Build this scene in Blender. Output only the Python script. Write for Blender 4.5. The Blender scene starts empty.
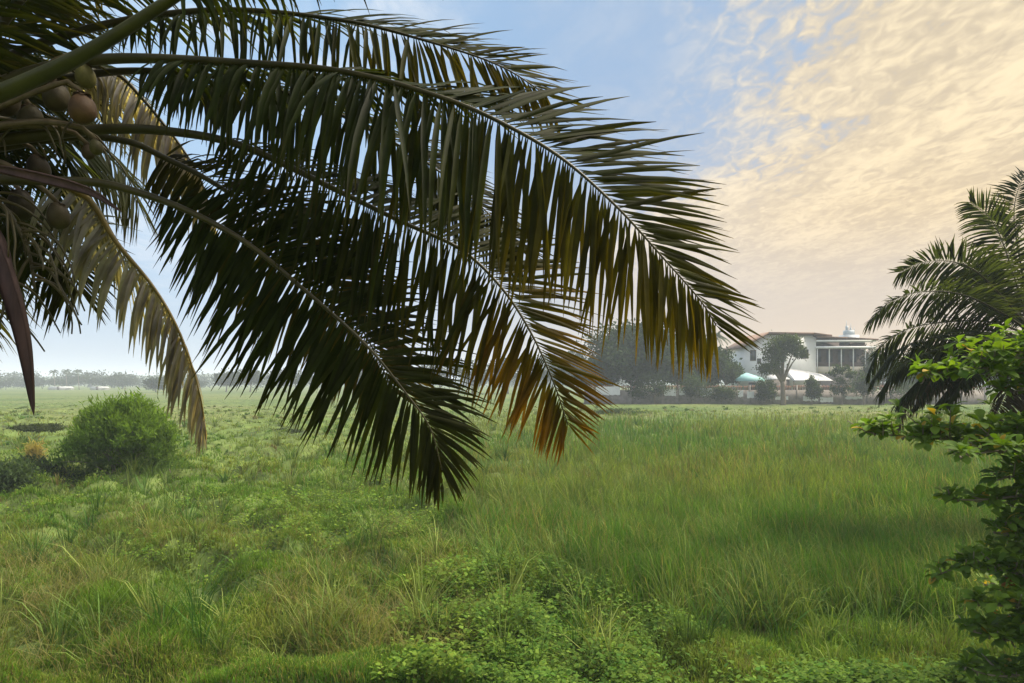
import bpy, math, random
import numpy as np

random.seed(7)
RNG = np.random.default_rng(7)
R = math.radians
S = bpy.context.scene
COL = S.collection

# ------------------------------------------------------------------ camera frame
F, CX, HY, EYE = 740.0, 512.0, 382.0, 4.5     # focal length in px, principal column, horizon row, eye height

def at(px, py, d):
    """world point seen at pixel (px, py) of the photograph at distance d"""
    return np.array([(px - CX) / F * d, d, EYE - (py - HY) / F * d])

# ------------------------------------------------------------------ helpers
def unit(v):
    v = np.asarray(v, float)
    n = np.linalg.norm(v, axis=-1, keepdims=True)
    return v / np.maximum(n, 1e-9)

def hash2(i, j, s):
    v = np.sin(i * 127.1 + j * 311.7 + s * 74.7) * 43758.5453
    return v - np.floor(v)

def vnoise(x, y, s=0):
    xi, yi = np.floor(x), np.floor(y)
    fx, fy = x - xi, y - yi
    fx = fx * fx * (3 - 2 * fx); fy = fy * fy * (3 - 2 * fy)
    a = hash2(xi, yi, s); b = hash2(xi + 1, yi, s)
    c = hash2(xi, yi + 1, s); d = hash2(xi + 1, yi + 1, s)
    return (a * (1 - fx) + b * fx) * (1 - fy) + (c * (1 - fx) + d * fx) * fy

def fbm(x, y, s=0, o=3):
    t = np.zeros_like(np.asarray(x, float)); a = 0.5; n = 0
    for k in range(o):
        t = t + a * vnoise(x, y, s + k * 3.1); n += a
        x = x * 2.03 + 5.2; y = y * 2.03 + 1.7; a *= 0.5
    return t / n

def sstep(a, b, x):
    t = np.clip((x - a) / (b - a), 0, 1)
    return t * t * (3 - 2 * t)

class MB:
    """collects vertices, faces (any size) and a colour per vertex"""
    def __init__(self):
        self.v, self.c, self.loops, self.sizes, self.n = [], [], [], [], 0
    def add(self, verts, faces, col=(1, 1, 1)):
        verts = np.asarray(verts, float).reshape(-1, 3)
        col = np.asarray(col, float)
        if col.ndim == 1:
            col = np.tile(col[:3], (len(verts), 1))
        self.v.append(verts); self.c.append(col[:, :3])
        if isinstance(faces, np.ndarray):
            self.loops.append((faces + self.n).ravel().astype(np.int32))
            self.sizes.append(np.full(len(faces), faces.shape[1], np.int32))
        else:
            for f in faces:
                self.loops.append(np.array(f, np.int32) + self.n)
                self.sizes.append(np.array([len(f)], np.int32))
        self.n += len(verts)
    def box(self, x0, x1, y0, y1, z0, z1, col=(1, 1, 1), rz=0, piv=None):
        v = np.array([[x, y, z] for z in (z0, z1) for y in (y0, y1) for x in (x0, x1)], float)
        if rz:
            p = np.array(piv if piv is not None else ((x0 + x1) / 2, (y0 + y1) / 2))
            c, s = math.cos(rz), math.sin(rz)
            q = v[:, :2] - p
            v[:, 0] = q[:, 0] * c - q[:, 1] * s + p[0]; v[:, 1] = q[:, 0] * s + q[:, 1] * c + p[1]
        self.add(v, np.array([[0, 2, 3, 1], [4, 5, 7, 6], [0, 1, 5, 4], [2, 6, 7, 3], [0, 4, 6, 2], [1, 3, 7, 5]]), col)
    def tube(self, pts, rad, seg=8, col=(1, 1, 1), flat=1.0, cap=True):
        pts = np.asarray(pts, float); n = len(pts)
        rad = np.broadcast_to(np.asarray(rad, float), (n,))
        T = unit(np.gradient(pts, axis=0))
        ref = np.array([0, 0, 1.0]) if abs(T[n // 2][2]) < 0.9 else np.array([1.0, 0, 0])
        A = unit(np.cross(T, ref)); B = np.cross(A, T)
        th = np.linspace(0, 2 * math.pi, seg, endpoint=False)
        v = pts[:, None] + rad[:, None, None] * (np.cos(th)[None, :, None] * A[:, None] + flat * np.sin(th)[None, :, None] * B[:, None])
        i = np.arange(n - 1)[:, None] * seg; j = np.arange(seg)[None]; k = (j + 1) % seg
        f = np.stack([i + j, i + k, i + seg + k, i + seg + j], -1).reshape(-1, 4)
        if np.ndim(col) == 2:
            col = np.repeat(np.asarray(col), seg, 0)
        self.add(v.reshape(-1, 3), f, col)
        if cap:
            last = self.n
            self.loops.append(np.arange(last - n * seg, last - n * seg + seg, dtype=np.int32)[::-1]); self.sizes.append(np.array([seg], np.int32))
            self.loops.append(np.arange(last - seg, last, dtype=np.int32)); self.sizes.append(np.array([seg], np.int32))
    def build(self, name, mat, parent=None, smooth=False):
        me = bpy.data.meshes.new(name)
        V = np.concatenate(self.v); C = np.concatenate(self.c)
        L = np.concatenate(self.loops); Z = np.concatenate(self.sizes)
        if parent is not None:
            V = V - np.array(parent_origin(parent))
        me.vertices.add(len(V)); me.vertices.foreach_set('co', V.ravel())
        me.loops.add(len(L)); me.loops.foreach_set('vertex_index', L)
        me.polygons.add(len(Z))
        me.polygons.foreach_set('loop_start', np.concatenate([[0], np.cumsum(Z)[:-1]]).astype(np.int32))
        me.polygons.foreach_set('loop_total', Z)
        if smooth:
            me.polygons.foreach_set('use_smooth', np.ones(len(Z), bool))
        ca = me.color_attributes.new('tint', 'FLOAT_COLOR', 'POINT')
        ca.data.foreach_set('color', np.concatenate([C, np.ones((len(C), 1))], 1).ravel())
        me.update(calc_edges=True); me.validate()
        me.materials.append(mat)
        o = bpy.data.objects.new(name, me); COL.objects.link(o)
        if parent is not None:
            o.parent = parent
        return o

def parent_origin(o):
    p = np.zeros(3)
    while o is not None:
        p = p + np.array(o.location); o = o.parent
    return p

def tag(o, label, cat, group=None, kind=None):
    o['label'] = label; o['category'] = cat
    if group: o['group'] = group
    if kind: o['kind'] = kind
    return o

def thing(name, loc, label, cat, group=None):
    o = bpy.data.objects.new(name, None); COL.objects.link(o)
    o.location = [float(v) for v in loc]; o.empty_display_size = 0.3
    return tag(o, label, cat, group)

# ------------------------------------------------------------------ materials
def nodes(name):
    m = bpy.data.materials.new(name); m.use_nodes = True
    nt = m.node_tree; nt.nodes.clear()
    return m, nt, nt.nodes, nt.links

def leaf_mat(name, gain=1.0, trans=0.4, tgain=(1.3, 1.25, 0.55), rough=0.5, spec=0.3, noise=0.35, nscale=3.0):
    """foliage: own colour from the 'tint' attribute, mottled, part of the light passes through"""
    m, nt, N, L = nodes(name)
    out = N.new('ShaderNodeOutputMaterial'); a = N.new('ShaderNodeAttribute'); a.attribute_name = 'tint'
    geo = N.new('ShaderNodeNewGeometry')
    nz = N.new('ShaderNodeTexNoise'); nz.inputs['Scale'].default_value = nscale; nz.inputs['Detail'].default_value = 3
    L.new(geo.outputs['Position'], nz.inputs['Vector'])
    mr = N.new('ShaderNodeMapRange'); mr.inputs[1].default_value = 0.25; mr.inputs[2].default_value = 0.75
    mr.inputs[3].default_value = gain * (1 - noise); mr.inputs[4].default_value = gain * (1 + noise)
    L.new(nz.outputs['Fac'], mr.inputs[0])
    vm = N.new('ShaderNodeVectorMath'); vm.operation = 'SCALE'
    L.new(a.outputs['Color'], vm.inputs[0]); L.new(mr.outputs[0], vm.inputs['Scale'])
    p = N.new('ShaderNodeBsdfPrincipled'); p.inputs['Roughness'].default_value = rough
    p.inputs['Specular IOR Level'].default_value = spec
    L.new(vm.outputs[0], p.inputs['Base Color'])
    t = N.new('ShaderNodeBsdfTranslucent'); vt = N.new('ShaderNodeVectorMath'); vt.operation = 'MULTIPLY'
    vt.inputs[1].default_value = tgain; L.new(vm.outputs[0], vt.inputs[0]); L.new(vt.outputs[0], t.inputs['Color'])
    mx = N.new('ShaderNodeMixShader'); mx.inputs[0].default_value = trans
    L.new(p.outputs[0], mx.inputs[1]); L.new(t.outputs[0], mx.inputs[2]); L.new(mx.outputs[0], out.inputs['Surface'])
    return m

def solid_mat(name, c1, c2, scale=4.0, rough=0.7, bump=0.2, stretch=(1, 1, 1), spec=0.3, attr=False):
    """mottled solid surface between two colours of the thing itself"""
    m, nt, N, L = nodes(name)
    out = N.new('ShaderNodeOutputMaterial'); p = N.new('ShaderNodeBsdfPrincipled')
    geo = N.new('ShaderNodeNewGeometry'); mp = N.new('ShaderNodeMapping'); mp.inputs['Scale'].default_value = stretch
    L.new(geo.outputs['Position'], mp.inputs['Vector'])
    nz = N.new('ShaderNodeTexNoise'); nz.inputs['Scale'].default_value = scale; nz.inputs['Detail'].default_value = 6
    nz.inputs['Roughness'].default_value = 0.65
    L.new(mp.outputs[0], nz.inputs['Vector'])
    cr = N.new('ShaderNodeValToRGB'); cr.color_ramp.elements[0].position = 0.3; cr.color_ramp.elements[1].position = 0.7
    cr.color_ramp.elements[0].color = (*c1, 1); cr.color_ramp.elements[1].color = (*c2, 1)
    L.new(nz.outputs['Fac'], cr.inputs[0])
    src = cr.outputs[0]
    if attr:
        a = N.new('ShaderNodeAttribute'); a.attribute_name = 'tint'
        vt = N.new('ShaderNodeVectorMath'); vt.operation = 'MULTIPLY'
        L.new(cr.outputs[0], vt.inputs[0]); L.new(a.outputs['Color'], vt.inputs[1]); src = vt.outputs[0]
    L.new(src, p.inputs['Base Color'])
    p.inputs['Roughness'].default_value = rough; p.inputs['Specular IOR Level'].default_value = spec
    if bump:
        b = N.new('ShaderNodeBump'); b.inputs['Strength'].default_value = bump; b.inputs['Distance'].default_value = 0.02
        L.new(nz.outputs['Fac'], b.inputs['Height']); L.new(b.outputs[0], p.inputs['Normal'])
    L.new(p.outputs[0], out.inputs['Surface'])
    return m

M = {}
M['frond'] = leaf_mat('palm_leaf', 0.31, 0.5, (3.2, 2.7, 0.8), 0.6, 0.06, 0.3, 9)
M['rachis'] = solid_mat('palm_rachis', (0.05, 0.05, 0.018), (0.12, 0.11, 0.04), 6, 0.5, 0.2, (1, 1, 1), attr=True)
M['trunk'] = solid_mat('bark', (0.09, 0.075, 0.055), (0.2, 0.17, 0.13), 5, 0.9, 0.8, (1, 1, 4))
M['coconut'] = solid_mat('coconut_skin', (0.45, 0.42, 0.36), (1, 1, 1), 14, 0.65, 0.25, attr=True)
M['spathe'] = solid_mat('spathe_husk', (0.035, 0.02, 0.02), (0.09, 0.05, 0.045), 14, 0.7, 0.5, (1, 1, .2))
M['fibre'] = solid_mat('palm_fibre', (0.05, 0.03, 0.018), (0.13, 0.085, 0.045), 30, 0.95, 0.8)
M['tussock'] = leaf_mat('tussock_blade', 1.0, 0.3, (1.2, 1.2, 0.6), 0.7, 0.08, 0.3, 0.6)
M['grass'] = leaf_mat('grass_blade', 1.0, 0.45, (1.2, 1.2, 0.6), 0.7, 0.08, 0.25, 0.6)
M['weed'] = leaf_mat('weed_leaf', 1.0, 0.4, (1.2, 1.25, 0.5), 0.75, 0.06, 0.3, 1.5)
M['bush'] = leaf_mat('bush_leaf', 1.0, 0.45, (1.2, 1.25, 0.5), 0.7, 0.06, 0.3, 1.5)
M['crown'] = leaf_mat('tree_leaf', 1.0, 0.3, (1.2, 1.2, 0.5), 0.7, 0.08, 0.3, 0.4)
M['almond'] = leaf_mat('broad_leaf', 1.0, 0.4, (1.4, 1.4, 0.4), 0.6, 0.1, 0.25, 7)

# ------------------------------------------------------------------ sun, sky, haze, camera
SUN_AZ, SUN_EL = R(66), R(55)
w = bpy.data.worlds.new('World'); S.world = w; w.use_nodes = True
nt = w.node_tree; N, L = nt.nodes, nt.links; N.clear()
def nd(t, **k):
    n = N.new(t)
    for a, b in k.items(): setattr(n, a, b)
    return n
def math_(op, a, b=None, clamp=False):
    n = nd('ShaderNodeMath', operation=op, use_clamp=clamp)
    for i, v in enumerate((a, b)):
        if v is None: continue
        if isinstance(v, (int, float)): n.inputs[i].default_value = v
        else: L.new(v, n.inputs[i])
    return n.outputs[0]
def ramp(v, a, b, c=0.0, d=1.0):
    n = nd('ShaderNodeMapRange', interpolation_type='SMOOTHSTEP')
    L.new(v, n.inputs[0])
    for i, q in zip((1, 2, 3, 4), (a, b, c, d)): n.inputs[i].default_value = q
    return n.outputs[0]
def mixc(f, a, b, mode='MIX'):
    n = nd('ShaderNodeMix', data_type='RGBA', blend_type=mode)
    for i, v in ((0, f), (6, a), (7, b)):
        if isinstance(v, tuple): n.inputs[i].default_value = (*v, 1)
        elif isinstance(v, (int, float)): n.inputs[i].default_value = v
        else: L.new(v, n.inputs[i])
    return n.outputs[2]
SKY_STRENGTH = 0.05
sky = nd('ShaderNodeTexSky', sky_type='NISHITA'); sky.sun_disc = False
sky.sun_elevation = SUN_EL; sky.sun_rotation = SUN_AZ
sky.air_density = 1.0; sky.dust_density = 2.0; sky.ozone_density = 1.2; sky.altitude = 0
tc = nd('ShaderNodeTexCoord')
sp = nd('ShaderNodeSeparateXYZ'); L.new(tc.outputs['Generated'], sp.inputs[0])
zz = math_('MAXIMUM', sp.outputs[2], 0.0)
den = math_('ADD', zz, 0.06)
u = math_('DIVIDE', sp.outputs[0], den); v = math_('DIVIDE', sp.outputs[1], den)
uv = nd('ShaderNodeCombineXYZ'); L.new(u, uv.inputs[0]); L.new(v, uv.inputs[1])
mp = nd('ShaderNodeMapping'); mp.inputs['Rotation'].default_value = (0, 0, R(-38)); mp.inputs['Scale'].default_value = (1.0, 0.55, 1)
L.new(uv.outputs[0], mp.inputs['Vector'])
def noise(scale, detail, rough, dist, vec, w_=0.0):
    n = nd('ShaderNodeTexNoise', noise_dimensions='4D')
    n.inputs['Scale'].default_value = scale; n.inputs['Detail'].default_value = detail
    n.inputs['Roughness'].default_value = rough; n.inputs['Distortion'].default_value = dist; n.inputs['W'].default_value = w_
    L.new(vec, n.inputs['Vector']); return n.outputs['Fac']
big = noise(0.55, 4, 0.55, 0.4, uv.outputs[0], 3.3)
mid = noise(4.0, 5, 0.6, 0.8, mp.outputs[0], 1.2)
cell = noise(18.0, 4, 0.5, 1.1, mp.outputs[0], 0.3)
# azimuth: how far a direction leans to the right of straight ahead (the cloud sheet lies on the sun side)
az = nd('ShaderNodeMath', operation='ARCTAN2'); L.new(sp.outputs[0], az.inputs[0]); L.new(sp.outputs[1], az.inputs[1]); az = az.outputs[0]
edge = math_('ADD', u, math_('MULTIPLY', math_('SUBTRACT', big, 0.5), 1.8))
sheet = ramp(edge, 0.35, 0.9)
mq = nd('ShaderNodeMapping'); mq.inputs['Rotation'].default_value = (0, 0, R(-52)); mq.inputs['Scale'].default_value = (1.0, 0.28, 1)
L.new(uv.outputs[0], mq.inputs['Vector'])
streak = noise(5.0, 4, 0.55, 0.6, mq.outputs[0], 4.1)
tex = math_('ADD', math_('ADD', math_('MULTIPLY', cell, 0.42), math_('MULTIPLY', mid, 0.33)), math_('MULTIPLY', streak, 0.33))
fleck = ramp(tex, 0.45, 0.68)
closed = math_('ADD', tex, math_('MULTIPLY', ramp(edge, 0.5, 1.5), 0.2))
body = math_('MULTIPLY', sheet, ramp(closed, 0.44, 0.64, 0.12, 0.97))
left = ramp(u, 0.25, -0.5)
wisp = math_('MULTIPLY', ramp(math_('ADD', math_('MULTIPLY', big, 0.6), math_('MULTIPLY', mid, 0.4)), 0.45, 0.6), math_('ADD', math_('MULTIPLY', left, 0.6), 0.15))
behind = ramp(sp.outputs[1], 0.15, -0.35)                # added bright cloud deck behind the photographer, unseen fill for sides facing the camera
cloud = math_('MAXIMUM', math_('MAXIMUM', body, wisp), math_('MULTIPLY', behind, 0.9))
cloud = math_('MULTIPLY', cloud, ramp(sp.outputs[2], 0.04, 0.22))
sunny = ramp(az, -0.35, 0.55)
hi = mixc(sunny, (8.3, 8.8, 9.5), (9.9, 8.3, 5.6))
lo = mixc(sunny, (6.8, 7.6, 8.7), (6.2, 5.3, 3.9))
ccol = mixc(behind, mixc(fleck, lo, hi), (9.0, 9.3, 9.7))
blue = mixc(0.8, sky.outputs[0], mixc(ramp(u, 0.3, -0.9), (2.9, 4.8, 7.4), (4.2, 6.5, 9.2)))
# thick air low over the horizon: pale grey-lilac to the left, peach towards the sunrise
veil = mixc(ramp(az, -0.3, 0.40), (5.8, 6.4, 7.2), (9.2, 5.6, 2.0))
low = math_('POWER', 2.718, math_('MULTIPLY', zz, -6.5))
final = mixc(math_('MULTIPLY', low, 0.9), mixc(cloud, blue, ccol), veil)
bg = nd('ShaderNodeBackground'); bg.inputs['Strength'].default_value = SKY_STRENGTH
L.new(final, bg.inputs['Color'])
wo = nd('ShaderNodeOutputWorld'); L.new(bg.outputs[0], wo.inputs['Surface'])

sun = bpy.data.lights.new('sun', 'SUN'); sun.energy = 5.0; sun.angle = R(34); sun.color = (1.0, 0.89, 0.72)
so = bpy.data.objects.new('sun', sun); COL.objects.link(so)
from mathutils import Vector
sd = Vector((math.sin(SUN_AZ) * math.cos(SUN_EL), math.cos(SUN_AZ) * math.cos(SUN_EL), math.sin(SUN_EL)))
so.rotation_euler = sd.to_track_quat('Z', 'Y').to_euler(); so.location = (20, 30, 40)

cam = bpy.data.cameras.new('camera'); co = bpy.data.objects.new('camera', cam); COL.objects.link(co); S.camera = co
cam.lens = 36 * F / 1024; cam.sensor_width = 36; cam.clip_start = 0.05; cam.clip_end = 9000
co.location = (0, 0, EYE); co.rotation_euler = (R(90), 0, 0)
cam.shift_y = (HY - 341.5) / 1024

HAZE = 0.00062
def haze():
    mb = MB(); mb.box(-3300, 3300, -3300, 3300, -6, 36)
    m, nt_, N_, L_ = nodes('haze')
    out = N_.new('ShaderNodeOutputMaterial'); pv = N_.new('ShaderNodeVolumePrincipled')
    pv.inputs['Color'].default_value = (0.76, 0.85, 1.0, 1); pv.inputs['Density'].default_value = HAZE
    pv.inputs['Anisotropy'].default_value = 0.0
    L_.new(pv.outputs[0], out.inputs['Volume'])
    o = mb.build('haze', m); o['kind'] = 'stuff'
    tag(o, 'thin pale morning haze lying over the whole field', 'haze', kind='stuff')
haze()

S.view_settings.view_transform = 'Standard'; S.view_settings.look = 'None'
S.view_settings.exposure = 1.15; S.view_settings.gamma = 1.0
S.render.engine = 'CYCLES'
cy = S.cycles
cy.max_bounces = 7; cy.diffuse_bounces = 3; cy.glossy_bounces = 2; cy.transmission_bounces = 4; cy.volume_bounces = 1
cy.transparent_max_bounces = 8; cy.caustics_reflective = False; cy.caustics_refractive = False
cy.use_denoising = True; cy.sample_clamp_indirect = 8
try:
    cy.denoiser = 'OPENIMAGEDENOISE'; cy.denoising_input_passes = 'RGB_ALBEDO_NORMAL'; cy.denoising_prefilter = 'ACCURATE'
except Exception:
    pass

# ------------------------------------------------------------------ ground
def hummock(x, y):
    """how strongly the ground and grass rise in tussocks (left and middle of the field)"""
    px = CX + F * x / np.maximum(y, 1)
    return (1 - 0.6 * sstep(420, 640, px)) * (1 - 0.75 * sstep(70, 160, y))

def hgt(x, y):
    x = np.asarray(x, float); y = np.asarray(y, float)
    wx = x + 1.2 * (fbm(x * .3, y * .3, 11) - .5); wy = y + 1.2 * (fbm(x * .3, y * .3, 17) - .5)
    n1 = fbm(wx * 0.58, wy * 0.5, 1, 2)
    n2 = fbm(wx * 1.1, wy * 1.0, 5, 2)
    t = np.minimum(np.abs(2 * n1 - 1) * 2.2, 1.0) ** .75 * 0.8 + np.maximum(n2 - 0.45, 0) * 0.5
    broad = (fbm(x * 0.05, y * 0.05, 23, 2) - 0.5) * 0.7
    near = 1 - sstep(150, 400, np.hypot(x, y))
    return (t * hummock(x, y) + broad) * near - 0.1

def make_ground():
    n = 460
    t = np.linspace(-1, 1, n)
    gx = 3000 * np.sinh(7.2 * t) / math.sinh(7.2)
    gy = 26 + 3000 * np.sinh(7.2 * t) / math.sinh(7.2)
    X, Y = np.meshgrid(gx, gy)
    Z = hgt(X, Y)
    i = (np.arange(n - 1)[:, None] * n + np.arange(n - 1)[None]).ravel()
    mb = MB(); mb.add(np.stack([X, Y, Z], -1).reshape(-1, 3), np.stack([i, i + 1, i + n + 1, i + n], 1))
    m, nt, N, L = nodes('field_ground')
    out = N.new('ShaderNodeOutputMaterial'); p = N.new('ShaderNodeBsdfPrincipled'); p.inputs['Roughness'].default_value = 0.95
    p.inputs['Specular IOR Level'].default_value = 0.1
    geo = N.new('ShaderNodeNewGeometry')
    def nz(s, d, stretch=None):
        q = N.new('ShaderNodeTexNoise'); q.inputs['Scale'].default_value = s; q.inputs['Detail'].default_value = d
        q.inputs['Roughness'].default_value = 0.6
        L.new(geo.outputs['Position'], q.inputs['Vector']); return q.outputs['Fac']
    def cr(f, stops):
        r = N.new('ShaderNodeValToRGB'); e = r.color_ramp.elements
        e[0].position, e[0].color = stops[0][0], (*stops[0][1], 1); e[1].position, e[1].color = stops[-1][0], (*stops[-1][1], 1)
        for q, c in stops[1:-1]:
            k = e.new(q); k.color = (*c, 1)
        L.new(f, r.inputs[0]); return r.outputs[0]
    a = cr(nz(0.03, 5), [(0.32, (0.05, 0.09, 0.02)), (0.5, (0.095, 0.13, 0.036)), (0.68, (0.13, 0.14, 0.05))])
    b = cr(nz(0.9, 8), [(0.35, (0.45, 0.45, 0.45)), (0.65, (1.25, 1.25, 1.2))])
    mx = N.new('ShaderNodeMix'); mx.data_type = 'RGBA'; mx.blend_type = 'MULTIPLY'; mx.inputs[0].default_value = 1.0
    L.new(a, mx.inputs[6]); L.new(b, mx.inputs[7]); L.new(mx.outputs[2], p.inputs['Base Color'])
    L.new(p.outputs[0], out.inputs['Surface'])
    o = mb.build('ground', m, smooth=True)
    tag(o, 'wide flat green field reaching to the distant trees', 'ground', kind='structure')
make_ground()

# ------------------------------------------------------------------ grass (stuff: nobody could count the blades)
def blades(pos, h, wd, lean_dir, lean, col_base, col_tip, mb, face=None):
    """curved tapered blades: 2 quads + tip triangle, all vectorised"""
    n = len(pos)
    th = RNG.uniform(0, 2 * math.pi, n) if face is None else face
    W = np.stack([np.cos(th), np.sin(th), np.zeros(n)], 1) * (wd / 2)[:, None]
    D = np.stack([np.cos(lean_dir), np.sin(lean_dir), np.zeros(n)], 1) * (h * lean)[:, None]
    up = np.zeros((n, 3)); up[:, 2] = h * np.sqrt(np.maximum(1 - 0.5 * lean ** 2, 0.2))
    p1 = pos + up * 0.45 + D * 0.15; p2 = pos + up * 0.8 + D * 0.5; p3 = pos + up * (1 - 0.12 * lean)[:, None] + D
    v = np.stack([pos - W, pos + W, p1 - W * .9, p1 + W * .9, p2 - W * .6, p2 + W * .6, p3], 1).reshape(-1, 3)
    cb, ct = col_base, col_tip
    c = np.stack([cb, cb, cb * .6 + ct * .4, cb * .6 + ct * .4, ct, ct, ct], 1).reshape(-1, 3)
    b = (np.arange(n) * 7)[:, None]
    q = np.concatenate([b + np.array([[0, 1, 3, 2]]), b + np.array([[2, 3, 5, 4]])])
    base = mb.n
    mb.add(v, q, c)
    mb.loops.append((b + np.array([[4, 5, 6]]) + base).ravel().astype(np.int32)); mb.sizes.append(np.full(n, 3, np.int32))

def scatter(n, d0, d1, half=0.86):
    """ground points evenly spread as seen from the photographer's height, between distances d0 and d1"""
    vv = RNG.uniform(F * EYE / d1, F * EYE / d0, n)
    y = F * EYE / vv
    x = RNG.uniform(-half, half, n) * y
    return x, y

def mixv(a, b, t):
    return np.asarray(a)[None] * (1 - t[:, None]) + np.asarray(b)[None] * t[:, None]

def zones(x, y):
    px = CX + F * x / y
    wob = (fbm(x * .12, y * .12, 31) - .5)
    tall = sstep(330, 560, px + 260 * wob) * sstep(12.5, 15.5, y + 6 * wob) * (1 - sstep(70, 140, y + 30 * wob))
    return px, tall

def make_grass():
    x, y = scatter(330000, 9.5, 240)
    n = len(x)
    px, tall = zones(x, y)
    tuft = fbm(x * 0.55, y * 0.5, 41, 3); patch = fbm(x * 0.09, y * 0.06, 51, 3); fine = RNG.uniform(0, 1, n)
    hm = hummock(x, y)
    # short grass on tussocks / tall reed grass on the right
    top_ = np.clip(hgt(x, y) * 1.1, 0, 1)
    hs = 0.07 + 0.16 * np.clip(tuft * 1.6 - .4, 0, 1) + .16 * top_
    ht = 0.6 + 0.65 * np.clip(tuft * 1.5 - .3, 0, 1)
    h = (hs * (1 - tall) + ht * tall) * RNG.uniform(.6, 1.25, n)
    h *= 1 - 0.5 * sstep(55, 130, y)
    wd = np.maximum(RNG.uniform(0.007, 0.013, n), y * RNG.uniform(.0006, .0011, n))
    z = hgt(x, y) - 0.02
    lean = np.clip(RNG.normal(.45, .22, n), .05, 1.1) * (1 - .35 * tall)
    ld = RNG.uniform(0, 2 * math.pi, n)
    # colours of the plants themselves: fresh green, yellow-green, straw
    yel = np.clip((patch - .38) * 2.6 + .35 * (fine - .5) + .35 * sstep(35, 70, y) * (1 - sstep(110, 150, y)), 0, 1)
    g1 = mixv((0.065, 0.14, 0.02), (0.17, 0.2, 0.045), yel)
    g1 = g1 * (1 - .35 * tall[:, None]) + np.array([0.04, 0.12, 0.018]) * (.35 * tall[:, None])
    fresh = sstep(.5, .62, fbm(x * .22, y * .2, 61, 3)) * (1 - tall) * (1 - sstep(30, 60, y))
    g1 = g1 * (1 - .75 * fresh[:, None]) + np.array([0.085, 0.17, 0.018]) * (.75 * fresh[:, None])
    far = sstep(105, 140, y)
    g1 = g1 * (1 - .5 * far[:, None]) + np.array([0.05, 0.125, 0.025]) * (.5 * far[:, None])
    dry = (RNG.uniform(0, 1, n) < 0.05 + .22 * sstep(.52, .66, fbm(x * .3, y * .25, 71, 3)))
    g1[dry] = np.array([0.17, 0.155, 0.06]) * RNG.uniform(.6, 1.2, (dry.sum(), 1))
    g1 *= RNG.uniform(.7, 1.3, (n, 1))
    mb = MB()
    blades(np.stack([x, y, z], 1), h, wd, ld, lean, g1 * .8, g1 * np.array([1.15, 1.1, 1.0]), mb)
    o = mb.build('field_grass', M['grass'])
    tag(o, 'green and straw coloured grass covering the whole field', 'grass', kind='stuff')

    # tussocks: blades fanning out of a common root, thickest on the left and middle of the field
    m = 11500
    cx, cy_ = scatter(m, 10, 130)
    px, tall = zones(cx, cy_)
    k = RNG.uniform(0, 1, m) > tall * .9; cx, cy_ = cx[k], cy_[k]; m = len(cx)
    per = 30; sz = RNG.uniform(.16, .46, m) * (1 + .5 * sstep(40, 110, cy_)); vig = np.clip(fbm(cx * .3, cy_ * .3, 101, 2) * 1.8 - .25, .3, 1.3)
    rr = np.abs(RNG.normal(0, .55, (m, per))); aa = RNG.uniform(0, 2 * math.pi, (m, per))
    x = (cx[:, None] + rr * np.cos(aa) * sz[:, None]).ravel(); y = (cy_[:, None] + rr * np.sin(aa) * sz[:, None]).ravel()
    n = m * per; rr = rr.ravel(); szr = np.repeat(sz, per); vr = np.repeat(vig, per)
    h = (.18 + .55 * szr) * vr * RNG.uniform(.7, 1.2, n) * (1 - .25 * np.clip(rr, 0, 1.2))
    lean = np.clip(.25 + .6 * rr + RNG.normal(0, .15, n), .05, 1.25)
    wd = np.maximum(RNG.uniform(.008, .015, n), y * .001)
    tone = np.clip(fbm(cx * .16, cy_ * .13, 111, 3) * 2.4 - .75 + RNG.normal(0, .2, m), 0, 1)
    ctb = mixv((0.075, 0.16, 0.018), (0.2, 0.24, 0.045), tone)
    old = RNG.uniform(0, 1, m) < .07; ctb *= (1 - .3 * sstep(60, 110, cy_))[:, None]; ctb[old] = (.16, .14, .06)
    c = np.repeat(ctb, per, 0) * RNG.uniform(.7, 1.3, (n, 1))
    mb = MB(); blades(np.stack([x, y, hgt(x, y) - .02], 1), h, wd, aa.ravel() + RNG.normal(0, .3, n), lean, c * .75, c * 1.12, mb)
    o = mb.build('tussock_grass', M['tussock'])
    tag(o, 'bright tussocks of arching grass over the left and middle of the field', 'grass', kind='stuff')

    # reed clumps: broader arching blades that break up the tall grass
    m = 5200; cx, cy_ = scatter(m, 11, 75); px, tall = zones(cx, cy_)
    k = RNG.uniform(0, 1, m) < tall * .8 + .06; cx, cy_ = cx[k], cy_[k]; m = len(cx); per = 26
    aa = RNG.uniform(0, 2 * math.pi, (m, per)); rr = np.abs(RNG.normal(0, .5, (m, per))); sz = RNG.uniform(.12, .4, m)
    x = (cx[:, None] + rr * np.cos(aa) * sz[:, None]).ravel(); y = (cy_[:, None] + rr * np.sin(aa) * sz[:, None]).ravel(); n = m * per
    h = np.repeat(RNG.uniform(.6, 1.35, m), per) * RNG.uniform(.5, 1.15, n)
    tone = RNG.uniform(0, 1, m) ** 1.4
    c = np.repeat(mixv((.05, .12, .022), (.19, .23, .06), tone), per, 0) * RNG.uniform(.7, 1.3, (n, 1))
    flat = np.repeat(RNG.uniform(0, 1, m) < .12, per)
    mb = MB(); blades(np.stack([x, y, hgt(x, y) - .02], 1), h, np.maximum(RNG.uniform(.01, .024, n), y * .0009), aa.ravel() + RNG.normal(0, .4, n),
                      np.clip(RNG.uniform(.2, .95, n) + .4 * flat, 0, 1.3), c * .8, c * 1.1, mb)
    o = mb.build('reed_grass', M['tussock'])
    tag(o, 'arching clumps of broader reed blades among the tall grass', 'grass', kind='stuff')

    # tall thin flowering stems standing above the right-hand grass
    x, y = scatter(26000, 12, 90)
    px, tall = zones(x, y)
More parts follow.
